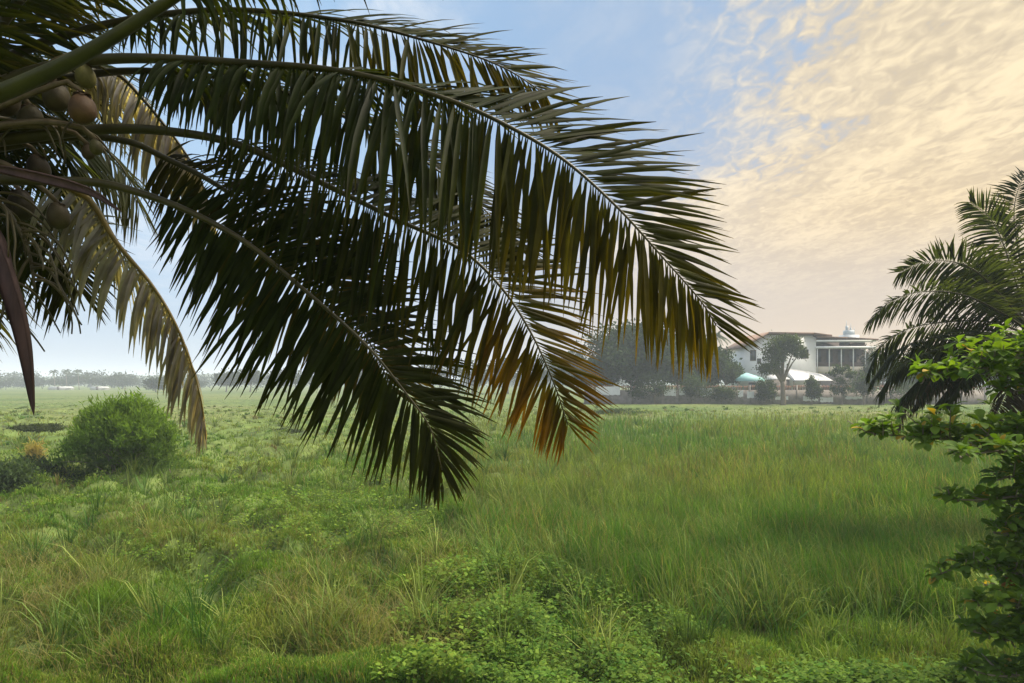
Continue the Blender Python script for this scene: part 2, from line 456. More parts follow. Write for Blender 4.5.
    k = (tall > .35) & (RNG.uniform(0, 1, len(x)) < .8)
    x, y = x[k], y[k]; n = len(x)
    h = RNG.uniform(.9, 1.6, n) * (1 - .35 * sstep(40, 80, y)); z = hgt(x, y)
    wd = np.maximum(.006, y * .00045) * np.ones(n)
    c = mixv((0.09, 0.15, 0.035), (0.2, 0.18, 0.075), RNG.uniform(0, 1, n))
    mb = MB(); blades(np.stack([x, y, z], 1), h, wd, RNG.uniform(-.9, .9, n) + math.pi, RNG.uniform(.1, .5, n), c * .6, c, mb)
    o = mb.build('seeding_grass', M['grass'])
    tag(o, 'thin pale seed stalks rising above the tall grass on the right', 'grass', kind='stuff')

    # dry arching stems in front at the lower left
    x, y = scatter(26000, 10.5, 21)
    px = CX + F * x / y
    cl = fbm(x * .5, y * .5, 81, 3)
    k = (px < 470) & (cl > .5); x, y = x[k], y[k]; n = len(x)
    h = RNG.uniform(.45, 1.0, n)
    c = mixv((0.11, 0.14, 0.03), (0.25, 0.21, 0.09), RNG.uniform(0, 1, n))
    mb = MB(); blades(np.stack([x, y, hgt(x, y)], 1), h, np.full(n, .009), RNG.uniform(0, 6.28, n), RNG.uniform(.6, 1.3, n), c * .7, c, mb)
    o = mb.build('dry_grass', M['grass'])
    tag(o, 'dry straw coloured stems arching over the grass at lower left', 'grass', kind='stuff')
make_grass()

def make_weeds():
    """low broad-leaved ground cover: sprawling on the left tussocks and along the near edge"""
    x, y = scatter(70000, 9.5, 46)
    px = CX + F * x / y
    cl = fbm(x * .33, y * .3, 91, 3)
    py = HY + F * EYE / y
    left = (px < 460) & (py > 455) & (py < 585)
    near = (py > 545 - 30 * (fbm(x * .4, y * .4, 95) - .5)) & (px + 420 * (fbm(x * .35 + 9, y * .35, 97, 2) - .5) > 360)
    k = (left & (cl + RNG.normal(0, .07, len(x)) > .58)) | (near & (cl + RNG.normal(0, .1, len(x)) > .62))
    x, y, cl = x[k], y[k], cl[k]; n = len(x)
    mb = MB()
    z0 = hgt(x, y); lift = RNG.uniform(.04, .42, n) * (.5 + .8 * np.clip((cl - .5) * 4, 0, 1))
    base = mixv((0.06, 0.13, 0.018), (0.15, 0.21, 0.03), RNG.uniform(0, 1, n))
    mid = px[k] > 470
    base[mid] *= np.array([.85, .92, 1.0])
    for s in range(5):                                  # five leaves to a sprig
        a = RNG.uniform(0, 2 * math.pi, n); L_ = RNG.uniform(.17, .35, n) ** 2; wv = L_ * RNG.uniform(.28, .42, n)
        tilt = RNG.uniform(-.35, .7, n)
        d = np.stack([np.cos(a) * np.cos(tilt), np.sin(a) * np.cos(tilt), np.sin(tilt)], 1)
        wv_ = np.stack([-np.sin(a), np.cos(a), RNG.uniform(-.5, .5, n)], 1) * wv[:, None]
        p = np.stack([x, y, z0 + lift], 1) + RNG.normal(0, .05, (n, 3))
        m1 = p + d * (L_ * .5)[:, None]; tip = p + d * L_[:, None] - np.array([0, 0, 1]) * (L_ * .2)[:, None]
        v = np.stack([p, m1 + wv_, tip, m1 - wv_], 1).reshape(-1, 3)
        c = np.repeat(base * RNG.uniform(.65, 1.35, (n, 1)), 4, 0)
        mb.add(v, (np.arange(n) * 4)[:, None] + np.arange(4)[None], c)
    o = mb.build('leafy_weeds', M['weed'])
    tag(o, 'low leafy green weeds sprawling over the near tussocks', 'weeds', kind='stuff')
make_weeds()

# ------------------------------------------------------------------ coconut palms
def spline(pts, n):
    P = np.asarray(pts, float); m = len(P)
    seg = np.r_[0, np.cumsum(np.linalg.norm(np.diff(P, axis=0), axis=1))]
    Q = np.vstack([2 * P[0] - P[1], P, 2 * P[-1] - P[-2]])
    out = []
    for s in np.linspace(0, seg[-1], n):
        i = min(np.searchsorted(seg, s, 'right') - 1, m - 2); t = (s - seg[i]) / (seg[i + 1] - seg[i])
        a, b, c, d = Q[i], Q[i + 1], Q[i + 2], Q[i + 3]
        out.append(.5 * ((2 * b) + (-a + c) * t + (2 * a - 5 * b + 4 * c - d) * t * t + (-a + 3 * b - 3 * c + d) * t ** 3))
    return np.array(out)

def interp(tab, t):
    return float(np.interp(t, [a for a, b in tab], [b for a, b in tab]))

GREEN, OLIVE = np.array([0.05, 0.075, 0.014]), np.array([0.11, 0.115, 0.022])
YELLOW, ORANGE, TAN = np.array([0.3, 0.22, 0.03]), np.array([0.4, 0.2, 0.03]), np.array([0.24, 0.21, 0.1])

def frond(parent, pts, n=105, Lmax=1.0, r0=.05, r1=.006, bare=.18, roll=((0, -15), (1, -70)), droop=((0, .5), (1, .25)),
          droop_up=None, wid=.029, seg=6, vee=-15, colour=None, alpha=((0, 84), (.5, 72), (1, 34)), prof=None, tips=.35, sides=(1, -1), label=None,
          rcol=(.4, .36, .24), jit=1.0):
    """a pinnate leaf: bare stalk, tapering rachis and two rows of folded leaflets"""
    P = spline(pts, 90); T = unit(np.gradient(P, axis=0))
    tt = np.linspace(0, 1, 90)
    rad = r1 + (r0 - r1) * (1 - tt) ** 1.3
    rad = rad * (1 + .5 * np.clip(1 - tt / .08, 0, 1))
    mb = MB(); mb.tube(P, rad, 8, np.tile(np.array(rcol), (90, 1)), flat=.7)
    st = mb.build('frond', M['rachis'], parent, smooth=True)
    if label: st['label'] = label
    prof = prof or ((0, .45), (.15, .8), (.4, 1), (.7, .85), (.9, .6), (1, .42))
    lb = MB()
    up = np.array([0, 0, 1.0])
    for i in range(n):
        f = (i + .5) / n; t = bare + (1 - bare) * f
        for sd_ in sides:
            tj = min(1, t + random.uniform(-.3, .3) / n); q = tj * 89; k = min(int(q), 88); fr = q - k
            p = P[k] * (1 - fr) + P[k + 1] * fr; T_ = unit(T[k])
            S0 = np.cross(T_, up)
            S0 = unit(S0) if np.linalg.norm(S0) > .15 else unit(S0 + np.array([0, -.3, 0]))
            N0 = np.cross(S0, T_)
            ro = R(interp(roll, f) + random.gauss(0, 4) * jit)
            Sv = S0 * math.cos(ro) + N0 * math.sin(ro); Nv = np.cross(Sv, T_)
            al = R(interp(alpha, f) + random.gauss(0, 6) * jit); be = R(vee + random.gauss(0, 5) * jit)
            d = T_ * math.cos(al) + (sd_ * Sv * math.cos(be) + Nv * math.sin(be)) * math.sin(al)
            Ln = Lmax * interp(prof, f) * random.uniform(.86, 1.08)
            if random.random() < .04 * jit: Ln *= random.uniform(.4, .8)
            g = interp(droop if (sd_ > 0 or droop_up is None) else droop_up, f) * random.uniform(.75, 1.3)
            wv = wid * random.uniform(.8, 1.15) * (.55 + .45 * interp(prof, f))
            tw = random.gauss(0, .25) * jit
            x = p.copy(); V = []; C = []
            if random.random() < .025 * jit: continue
            fc = min(1, max(0, f + random.gauss(0, .07) * jit)); base = colour(fc, sd_, 0.0) * random.uniform(.7, 1.3)
            av = [0, .05, .16] + [.16 + .84 * (k_ + 1) / (seg - 2) for k_ in range(seg - 2)]
            kink = random.randint(2, seg - 1) if random.random() < .05 * jit else -1
            for s in range(seg + 1):
                a = av[s]
                Wd = T_ - d * float(T_ @ d)
                if np.linalg.norm(Wd) < .2: Wd = Sv - d * float(Sv @ d)
                Wd = unit(Wd); Nn = np.cross(d, Wd)
                an = tw + .5 * a * tw
                Wd, Nn = Wd * math.cos(an) + Nn * math.sin(an), Nn * math.cos(an) - Wd * math.sin(an)
                ws = wv * float(np.interp(a, [0, .05, .16, .35, .6, .85, 1], [.16, .3, .8, 1, .85, .45, .06])) * .5
                V += [x - Wd * ws + Nn * ws * .5, x, x + Wd * ws + Nn * ws * .5]
                c = colour(fc, sd_, a) / np.maximum(colour(fc, sd_, 0.0), 1e-4) * base
                if a > .85 and tips: c = c * (1 - tips) + np.array([.14, .09, .04]) * tips
                C += [c, c, c]
                if s == seg: break
                da = av[s + 1] - a
                x = x + d * Ln * da
                d = unit(d + np.array([0, 0, -1.0]) * g * (.35 + a) * 1.7 * da * (6 if s == kink else 1) + np.array([random.gauss(0, .02), random.gauss(0, .02), 0]) * jit)
            fs = []
            for s in range(seg):
                b = s * 3; fs += [[b, b + 1, b + 4, b + 3], [b + 1, b + 2, b + 5, b + 4]]
            lb.add(V, np.array(fs), np.array(C))
    lb.build('leaflets', M['frond'], st)
    return st

def ellipsoid(mb, c, r, axis=(0, 0, 1), col=(1, 1, 1), n=12, m=18, ribs=.06):
    a = unit(np.array(axis, float)); b = unit(np.cross(a, [0.3, 1, .2])); d = np.cross(a, b)
    u = np.linspace(0, math.pi, n); w = np.linspace(0, 2 * math.pi, m, endpoint=False)
    U, W = np.meshgrid(u, w, indexing='ij')
    rr = np.sin(U) * (1 + ribs * np.cos(3 * W)) * (1 - .12 * np.cos(U))
    v = np.array(c) + r[0] * (rr * np.cos(W))[..., None] * b + r[0] * (rr * np.sin(W))[..., None] * d + r[1] * np.cos(U)[..., None] * a
    i = (np.arange(n - 1)[:, None] * m); j = np.arange(m)[None]; k = (j + 1) % m
    mb.add(v.reshape(-1, 3), np.stack([i + j, i + m + j, i + m + k, i + k], -1).reshape(-1, 4), col)

def pxs(l, off=0.0):
    return [at(a, b, c + off) for a, b, c in l]

def c_near(f, s, a):                      # dark green, yellowing towards the leaf's end; backlit glow put into the yellow
    y = np.clip((f - .42) * 1.5, 0, 1) * (.3 + .6 * a) * (1 if s > 0 else .45)
    return (GREEN * (1 - y) + YELLOW * 1.25 * y)
def c_orange(f, s, a):                    # old leaf: orange and brown towards its end
    y = np.clip((f - .35) * 1.5, 0, 1) * (.3 + .6 * a)
    c = GREEN * (1 - y) + YELLOW * .9 * y
    o = np.clip((f - .62) * 4, 0, 1) * np.clip(a * 1.3, 0, 1) * (.85 if s > 0 else .65)
    return c * (1 - o) + ORANGE * o
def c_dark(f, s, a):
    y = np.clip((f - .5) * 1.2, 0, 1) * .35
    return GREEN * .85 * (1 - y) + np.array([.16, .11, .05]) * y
def c_olive(f, s, a):
    y = np.clip((f - .3) * 1.4, 0, 1) * .55
    return OLIVE * .6 * (1 - y) + np.array([.2, .15, .05]) * y
def c_tan(f, s, a):
    y = np.clip(f * 1.1, 0, 1) * .6
    return np.array([.5, .52, .55]) * (1 - y) + np.array([.56, .5, .5]) * y

def near_palm():
    hub = at(-75, 150, 4.0)
    base = np.array([hub[0] - .25, hub[1] + .1, float(hgt(hub[0], hub[1]))])
    t = thing('coconut_palm', base, 'large coconut palm at the left whose long dark fronds hang over the field', 'palm tree', 'coconut palms')
    mb = MB(); q = np.linspace(0, 1, 60)
    pts = base[None] * (1 - q[:, None]) + (hub - [0, 0, .25])[None] * q[:, None] + np.stack([.15 * np.sin(q * 3.14), 0 * q, 0 * q], 1)
    rad = (.2 - .06 * q + .12 * np.exp(-q * 14)) * (1 + .05 * (np.arange(60) % 2))
    mb.tube(pts, rad, 16); mb.build('trunk', M['trunk'], t)
    mb = MB()                                             # fibrous sheath round the leaf bases
    ellipsoid(mb, hub + [0, 0, -.05], (.23, .38), ribs=.1); mb.build('leaf_sheath', M['fibre'], t, smooth=True)
    d = 4.0
    # --- fronds the photograph shows
    frond(t, pxs([(-75, 130, 4.0), (10, 80, 4.0), (107, 59, 3.95), (256, 64, 3.9), (350, 73, 3.85), (440, 97, 3.8), (500, 122, 3.78), (560, 157, 3.75),
                  (615, 205, 3.7), (665, 260, 3.7), (700, 300, 3.7), (716, 325, 3.7)]), 200, 1.0, .05, .005, .29,
          ((0, -28), (.35, -35), (.6, -62), (1, -72)), ((0, .95), (.4, .8), (.7, .55), (1, .3)), ((0, 1.0), (.35, .8), (.5, .22), (.8, .16), (1, .12)),
          colour=c_near, wid=.035, prof=((0, .5), (.15, .8), (.35, 1), (.6, .85), (.8, .66), (.93, .45), (1, .3)))
    frond(t, pxs([(-80, 150, 4.1), (0, 140, 4.1), (110, 129, 4.1), (190, 134, 4.1), (250, 149, 4.1), (330, 187, 4.15), (400, 221, 4.2), (460, 249, 4.2),
                  (500, 286, 4.2), (530, 331, 4.2), (553, 381, 4.2), (568, 425, 4.2)]), 165, .8, .055, .005, .39,
          ((0, -40), (.5, -60), (1, -75)), ((0, .7), (.6, .45), (1, .25)), ((0, .9), (.4, .6), (.6, .2), (1, .12)),
          colour=c_orange, prof=((0, .3), (.15, .75), (.35, 1), (.65, .88), (.85, .62), (1, .3)))
    frond(t, pxs([(-70, 160, 4.35), (60, 138, 4.35), (125, 141, 4.35), (165, 158, 4.35), (212, 182, 4.35), (262, 217, 4.35), (310, 262, 4.35), (343, 300, 4.35),
                  (372, 347, 4.35), (392, 390, 4.35)]), 135, .66, .045, .005, .41,
          ((0, -50), (.5, -60), (1, -72)), ((0, .4), (.6, .3), (1, .2)), ((0, .7), (.5, .3), (1, .12)), colour=c_olive)
    frond(t, pxs([(-80, 175, 3.9), (0, 180, 3.9), (90, 182, 3.9), (140, 193, 3.9), (190, 212, 3.9), (245, 242, 3.9), (302, 288, 3.92), (364, 343, 3.95),
                  (405, 392, 3.95), (430, 428, 3.95), (442, 470, 3.95)]), 160, .68, .045, .005, .39,
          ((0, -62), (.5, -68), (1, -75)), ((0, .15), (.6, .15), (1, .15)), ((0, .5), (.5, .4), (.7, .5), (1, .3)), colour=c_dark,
          alpha=((0, 88), (.6, 72), (.85, 38), (1, 18)), prof=((0, .3), (.15, .75), (.35, 1), (.7, .85), (.88, .6), (1, .32)))
    # a shaded frond between the two top ones
    frond(t, pxs([(-70, 130, 4.6), (20, 92, 4.6), (110, 72, 4.6), (210, 76, 4.6), (300, 98, 4.6), (380, 135, 4.6), (440, 172, 4.6), (490, 215, 4.6), (520, 250, 4.6)]), 150, .62, .045, .005, .34,
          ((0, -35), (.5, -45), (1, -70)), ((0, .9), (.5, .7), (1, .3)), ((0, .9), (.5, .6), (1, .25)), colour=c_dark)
    # frond drooping at the left, its pale back to the camera
    frond(t, pxs([(-70, 190, 4.5), (30, 178, 4.5), (80, 194, 4.5), (97, 210, 4.5), (117, 243, 4.5), (151, 284, 4.5), (175, 323, 4.5), (193, 369, 4.5), (202, 405, 4.5),
                  (204, 422, 4.5)]), 100, .62, .045, .005, .3, ((0, -5), (1, -12)), ((0, 1.4), (.4, 2.0), (1, 1.6)), ((0, 1.4), (.3, 2.2), (1, 1.8)), vee=-35,
          colour=c_tan, alpha=((0, 75), (.5, 50), (1, 20)), prof=((0, .95), (.2, .9), (.5, .75), (.8, .6), (1, .35)), label='old frond turned tan, hanging in front of the far trees', rcol=(1.7, 1.3, .7))
    frond(t, pxs([(-60, 140, 4.7), (30, 85, 4.75), (85, 68, 4.8), (118, 75, 4.8), (142, 98, 4.8), (162, 122, 4.8), (182, 148, 4.8), (200, 178, 4.8), (212, 215, 4.8)]), 90, .6, .045, .006, .3,
          ((0, -5), (1, -12)), ((0, 1.6), (1, 1.8)), ((0, 2.0), (1, 2.0)), vee=-35, colour=c_tan, alpha=((0, 70), (.5, 50), (1, 20)), label='frond seen edge on, pale green along its stalk')
    # fronds above, mostly out of the top of the picture
    frond(t, pxs([(-75, 120, 4.3), (0, 62, 4.35), (100, 26, 4.4), (220, 10, 4.4), (340, 20, 4.35), (430, 42, 4.3), (500, 66, 4.25), (548, 96, 4.25)]), 130, .66, .045, .005, .31,
          ((0, -30), (.5, -45), (1, -65)), ((0, .9), (1, .5)), ((0, .7), (.5, .25), (1, .12)), colour=c_near)
    frond(t, pxs([(-75, 110, 3.7), (-20, 100, 3.6), (40, 76, 3.55), (95, 48, 3.5), (170, 0, 3.5), (260, -60, 3.5), (360, -110, 3.6), (470, -130, 3.7), (570, -120, 3.8)]), 100, .8, .06, .005, .42,
          ((0, -30), (1, -50)), ((0, .9), (1, .5)), colour=c_near, rcol=(.4, .45, .2))
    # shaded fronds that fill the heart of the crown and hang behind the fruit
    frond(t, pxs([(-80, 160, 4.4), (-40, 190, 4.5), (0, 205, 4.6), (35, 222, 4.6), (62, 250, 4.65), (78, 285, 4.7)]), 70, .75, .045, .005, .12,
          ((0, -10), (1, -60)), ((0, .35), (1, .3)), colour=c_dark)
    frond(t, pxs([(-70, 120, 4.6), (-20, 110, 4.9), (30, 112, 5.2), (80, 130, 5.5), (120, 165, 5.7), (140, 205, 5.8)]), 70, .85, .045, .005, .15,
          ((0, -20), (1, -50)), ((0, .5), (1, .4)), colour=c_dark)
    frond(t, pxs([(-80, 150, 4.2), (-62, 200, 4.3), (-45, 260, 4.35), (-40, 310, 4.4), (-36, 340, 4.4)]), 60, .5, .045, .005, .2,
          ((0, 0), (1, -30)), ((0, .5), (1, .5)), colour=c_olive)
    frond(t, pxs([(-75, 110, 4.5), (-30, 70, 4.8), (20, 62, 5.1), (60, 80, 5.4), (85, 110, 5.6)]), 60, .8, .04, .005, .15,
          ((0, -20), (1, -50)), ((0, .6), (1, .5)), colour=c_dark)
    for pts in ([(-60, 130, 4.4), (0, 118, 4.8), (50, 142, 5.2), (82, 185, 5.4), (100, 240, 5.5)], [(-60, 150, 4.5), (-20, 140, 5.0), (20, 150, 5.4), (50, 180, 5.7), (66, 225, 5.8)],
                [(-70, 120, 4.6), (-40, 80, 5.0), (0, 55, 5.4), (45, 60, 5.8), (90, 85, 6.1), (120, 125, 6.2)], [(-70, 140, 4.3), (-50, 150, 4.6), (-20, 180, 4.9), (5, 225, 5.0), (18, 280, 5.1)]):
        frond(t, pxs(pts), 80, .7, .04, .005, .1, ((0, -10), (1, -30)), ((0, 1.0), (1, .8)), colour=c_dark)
    # round the far side of the crown, unseen; steep ones added to shade it
    h = hub
    for azd, el, ln in ((95, 55, 4.2), (150, 40, 4.3), (195, 15, 4.2), (240, 45, 4.0), (285, 20, 4.1), (330, 60, 4.0), (175, 5, 3.8), (120, 25, 3.9), (20, 70, 4.2), (60, 75, 4.2), (100, 72, 4.2), (0, 62, 4.3), (220, 75, 4), (300, 78, 4.1)):
        a = R(azd); q = np.linspace(0, 1, 7)
        dd = np.array([math.cos(a), math.sin(a), 0])
        if math.sin(a) < -.2: dd[1] *= .55; dd[0] -= .6; dd = unit(dd)
        pp = [h + dd * ln * (k * math.cos(R(el)) * (1 - .12 * k)) + np.array([0, 0, 1]) * ln * (k * math.sin(R(el)) - .62 * k * k) for k in q]
        frond(t, pp, 60, .85, .05, .005, .2, ((0, -5), (1, -5)), ((0, .6), (1, .5)), colour=c_dark, seg=4)
    # --- coconuts
    for (a, b, dd, r, col) in ((85, 76, 3.95, .075, (.3, .27, .07)), (82, 108, 3.9, .1, (.24, .13, .06)), (56, 96, 4.05, .1, (.13, .1, .04)), (96, 147, 3.95, .05, (.2, .18, .06)),
                               (88, 152, 4.05, .05, (.14, .09, .04)), (58, 216, 4.0, .085, (.12, .09, .035)), (30, 120, 4.1, .1, (.12, .1, .03)), (20, 205, 4.05, .1, (.08, .06, .03)), (5, 100, 4.15, .11, (.14, .1, .04)), (38, 168, 4.3, .09, (.1, .07, .03))):
        mb = MB(); c = at(a, b, dd)
        r *= .68; col = np.array(col) * .42
        ellipsoid(mb, c, (r, r * 1.25), (random.uniform(-.3, .3), random.uniform(-.3, .3), 1), col)
        mb.tube(spline([c + [0, 0, r * 1.2], c + [-.06, 0, r * 1.2 + .06], c * .6 + (hub + [0, 0, .1]) * .4 + [0, 0, .1], hub + [0, 0, .05]], 10), np.linspace(.012, .022, 10), 6, (.12, .09, .05))
        ck = mb.build('coconut', M['coconut'], t, smooth=True)
        mb = MB()
        for k in range(6):
            e = np.array([math.cos(k * 1.05), math.sin(k * 1.05), 0]); q = c + [0, 0, r * 1.18]; sw = np.cross(e, [0, 0, 1.0]) * r * .42
            mb.add([q, q + e * r * .45 + sw - [0, 0, r * .08], q + e * r * .8 - [0, 0, r * .4], q + e * r * .45 - sw - [0, 0, r * .08], q + [0, 0, .012]], [[0, 1, 2, 3], [4, 1, 0], [4, 0, 3]])
        mb.build('husk_cap', M['fibre'], ck)
    # --- spent flower sheaths: boat-shaped woody spathes
    def spathe(pts, w):
        P = spline(pxs(pts), 26); mb = MB(); T = unit(np.gradient(P, axis=0))
        A = unit(np.cross(T, [0, 1, 0.01])); B = np.cross(A, T)
        th = np.linspace(-2.2, 2.2, 9); V = []
        for i in range(26):
            s = i / 25; ww = w * max(math.sin(math.pi * (s * .86 + .12)) ** .8, .02) if s < .999 else .001
            for inner in (1, .82):
                for q in th: V.append(P[i] + A[i] * ww * inner * math.sin(q) + B[i] * ww * .6 * inner * math.cos(q))
        fs = []
        for i in range(25):
            for k in range(8):
                a0 = i * 18 + k; fs += [[a0, a0 + 1, a0 + 19, a0 + 18], [a0 + 9, a0 + 27, a0 + 28, a0 + 10]]
        mb.add(V, np.array(fs)); mb.build('spathe', M['spathe'], t, smooth=True)
    spathe([(-40, 180, 3.8), (-10, 235, 3.75), (10, 290, 3.7), (24, 345, 3.7), (34, 416, 3.7)], .05)
    spathe([(-20, 165, 3.8), (40, 178, 3.75), (90, 192, 3.75), (122, 212, 3.75)], .028)
    spathe([(-40, 200, 3.9), (-5, 240, 3.85), (14, 290, 3.8)], .05)
    # --- flower stalks: a thick axis with drooping side strings
    def inflo(pts, n, L_):
        P = spline(pxs(pts), 30); mb = MB(); mb.tube(P, np.linspace(.018, .006, 30), 6, (.5, .42, .3))
        for i in range(n):
            k = 6 + int(23 * i / n); p = P[k]; a = random.uniform(0, 6.28)
            d = unit([math.cos(a) * .8 + .3, math.sin(a) * .6, random.uniform(-.3, .5)]); q = [p]
            for s in range(7):
                d = unit(d + [random.gauss(0, .18), random.gauss(0, .18), -.33]); q.append(q[-1] + d * L_ * random.uniform(.8, 1.2) / 7)
            mb.tube(spline(q, 14), np.linspace(.009, .004, 14), 5, (.5, .42, .3))
        mb.build('flower_stalk', M['rachis'], t, smooth=True)
    inflo([(-50, 190, 3.9), (-15, 195, 3.85), (10, 215, 3.85), (28, 250, 3.85), (35, 290, 3.85)], 20, .42)
    inflo([(-60, 220, 4.0), (-25, 240, 4.0), (0, 275, 4.0), (8, 320, 4.0)], 16, .42)
    inflo([(-40, 130, 4.1), (40, 120, 4.0), (80, 130, 4.0), (100, 150, 4.0)], 10, .25)
near_palm()

def right_palm():
    hub = at(1032, 335, 20)
    base = np.array([hub[0] + .5, hub[1], float(hgt(hub[0], hub[1]))])
    t = thing('coconut_palm', base, 'coconut palm at the right edge behind the broad-leaved tree', 'palm tree', 'coconut palms')
    mb = MB(); q = np.linspace(0, 1, 60)
    pts = base[None] * (1 - q[:, None]) + (hub - [0, 0, .2])[None] * q[:, None] + np.stack([.3 * np.sin(q * 3.14), 0 * q, 0 * q], 1)
    mb.tube(pts, (.2 - .06 * q + .12 * np.exp(-q * 14)) * (1 + .05 * (np.arange(60) % 2)), 14); mb.build('trunk', M['trunk'], t)
    mb = MB(); ellipsoid(mb, hub, (.25, .45)); mb.build('leaf_sheath', M['fibre'], t, smooth=True)
    def c_r(f, s, a): return np.array([.05, .08, .03])
    def c_old(f, s, a): return np.array([.12, .1, .06])
    kw = dict(n=120, seg=5, wid=.055, Lmax=1.12, colour=c_r, tips=.2)
    d = 20
    for pts, roll in (([(1030, 330, d), (1005, 300, d), (978, 273, d), (954, 262, d), (925, 262, d), (900, 272, d)], -60),
                      ([(1030, 332, d - .5), (1000, 312, d - .6), (960, 294, d - .8), (920, 292, d - 1), (890, 302, d - 1.1), (870, 320, d - 1.2)], -40),
                      ([(1030, 335, d), (990, 322, d + .2), (945, 322, d + .4), (905, 330, d + .4), (880, 348, d + .5), (868, 372, d + .5)], -40),
                      ([(1030, 338, d - 1), (985, 340, d - 1.3), (935, 350, d - 1.5), (900, 366, d - 1.6), (880, 392, d - 1.6)], -35),
                      ([(1030, 330, d + .5), (1012, 270, d + .6), (1000, 236, d + .7), (988, 216, d + .8), (970, 202, d + .8)], -60),
                      ([(1032, 330, d + 1), (1020, 260, d + 1.2), (1014, 215, d + 1.4), (1020, 185, d + 1.6), (1035, 165, d + 1.8)], -20),
                      ([(1030, 332, d + 1.5), (1000, 290, d + 2), (975, 275, d + 2.4), (950, 285, d + 2.8), (930, 310, d + 3)], -30),
                      ([(1030, 340, d - .8), (1000, 350, d - 1.2), (970, 370, d - 1.5), (950, 400, d - 1.6)], -30),
                      ([(1030, 342, d + .2), (990, 352, d + .1), (940, 375, d), (915, 405, d)], -30),
                      ([(1030, 340, d - .3), (985, 335, d - .6), (930, 338, d - .8), (895, 352, d - .9), (872, 380, d - 1)], -30),
                      ([(1030, 344, d + .6), (1000, 356, d + .6), (960, 378, d + .7), (935, 405, d + .8)], -25),
                      ([(1030, 344, d - .6), (1000, 348, d - 1), (965, 356, d - 1.2), (925, 376, d - 1.3), (898, 402, d - 1.3)], -30),
                      ([(1030, 338, d + 1.4), (980, 330, d + 1.8), (930, 340, d + 2), (890, 372, d + 2.2)], -40),
                      ([(1032, 335, d + 1), (1010, 300, d + 1.3), (990, 275, d + 1.6), (965, 268, d + 2)], -40),
                      ([(1030, 340, d + .8), (985, 345, d + 1.2), (950, 362, d + 1.5), (925, 395, d + 1.6)], -30)):
        frond(t, pxs(pts), roll=((0, roll * .6), (1, roll)), droop=((0, 1.1), (1, .7)), droop_up=((0, .9), (.4, .5), (1, .25)), bare=.13, r0=.05, **kw)
    kw['colour'] = c_old
    for pts in ([(1030, 345, d), (1015, 370, d - .3), (1000, 405, d - .4), (985, 440, d - .4)], [(1030, 345, d + .5), (1000, 360, d + .3), (930, 380, d), (905, 400, d), (897, 422, d)]):
        frond(t, pxs(pts), roll=((0, 0), (1, -20)), droop=((0, 1.6), (1, 1.2)), bare=.2, label='dead grey-brown frond hanging down', **kw)
    kw['colour'] = c_r
    for azd, el, ln in ((0, 50, 4.2), (40, 20, 4.2), (80, 60, 4.2), (-40, 30, 4.2), (-75, 55, 4.0), (15, -5, 4)):
        a = R(azd); q = np.linspace(0, 1, 7); dd = np.array([math.cos(a), math.sin(a), 0])
        pp = [hub + dd * ln * k * math.cos(R(el)) + np.array([0, 0, 1]) * ln * (k * math.sin(R(el)) - .6 * k * k) for k in q]
        frond(t, pp, roll=((0, 0), (1, 0)), droop=((0, .6), (1, .5)), bare=.15, r0=.05, **kw)
    for k in range(5):
        mb = MB(); a = k * 1.3; ellipsoid(mb, hub + [math.cos(a) * .32, math.sin(a) * .32, -.3 - .08 * (k % 2)], (.11, .14), col=(.13, .13, .05)); mb.build('coconut', M['coconut'], t, smooth=True)
right_palm()

# ------------------------------------------------------------------ trees, shrubs
def leaves(mb, cen, sig, n, size, base, ratio=.5, out=None, var=.25, flat=1.0, upb=.3):
    """n leaf quads spread round cen (one clump)"""
    p = cen + RNG.normal(0, 1, (n, 3)) * np.asarray(sig)
    d = unit(RNG.normal(0, 1, (n, 3)) * [1, 1, flat] + (out if out is not None else 0) + np.array([0, 0, upb]))
    s = unit(np.cross(d, RNG.normal(0, 1, (n, 3))))
    L_ = (size * RNG.uniform(.6, 1.3, n))[:, None]
    m = p + d * L_ * .5
    v = np.stack([p, m + s * L_ * ratio * .5, p + d * L_, m - s * L_ * ratio * .5], 1).reshape(-1, 3)
    c = np.repeat(np.asarray(base) * RNG.uniform(1 - var, 1 + var, (n, 1)), 4, 0)
    mb.add(v, (np.arange(n) * 4)[:, None] + np.arange(4)[None], c)

def crown_mesh(mb, lobes, nclump, nleaf, size, base, csig=.2, var=.3, ratio=.55):
    vol = np.array([l[3] * l[4] * l[5] for l in lobes]) ** .67; vol /= vol.sum()
    cents = []
    for l, f in zip(lobes, vol):
        for _ in range(max(4, int(nclump * f))):
            d = unit(RNG.normal(0, 1, 3)); r = RNG.uniform(.12, 1.02) ** .5
            if d[2] < -.5: d[2] *= .5
            c = np.array(l[:3]) + d * r * np.array(l[3:6])
            k = RNG.uniform(.7, 1.35)
            leaves(mb, c, np.array(l[3:6]) * csig * RNG.uniform(.7, 1.3), int(2.2 * nleaf * RNG.uniform(.6, 1.4)), size, np.asarray(base) * k, ratio, d * .6, var)
            cents.append(c)
    return cents

def limbs(mb, base, cents, r, fork, k=9):
    """tapered trunk and limbs reaching into the crown"""
    top = base + np.array([RNG.normal(0, .2), RNG.normal(0, .2), fork])
    mb.tube(spline([base - [0, 0, .2], base * .5 + top * .5 + [RNG.normal(0, .15), 0, 0], top], 10), np.linspace(r * 1.3, r * .8, 10), 9)
    for i in RNG.choice(len(cents), min(k, len(cents)), replace=False):
        c = cents[i]; mid = top * .5 + c * .5 + np.array([0, 0, .1 * np.linalg.norm(c - top)])
        mb.tube(spline([top - [0, 0, r], mid, c], 9), np.linspace(r * .55, r * .1, 9), 6)

def gz(x, y): return float(hgt(np.array(x), np.array(y)))

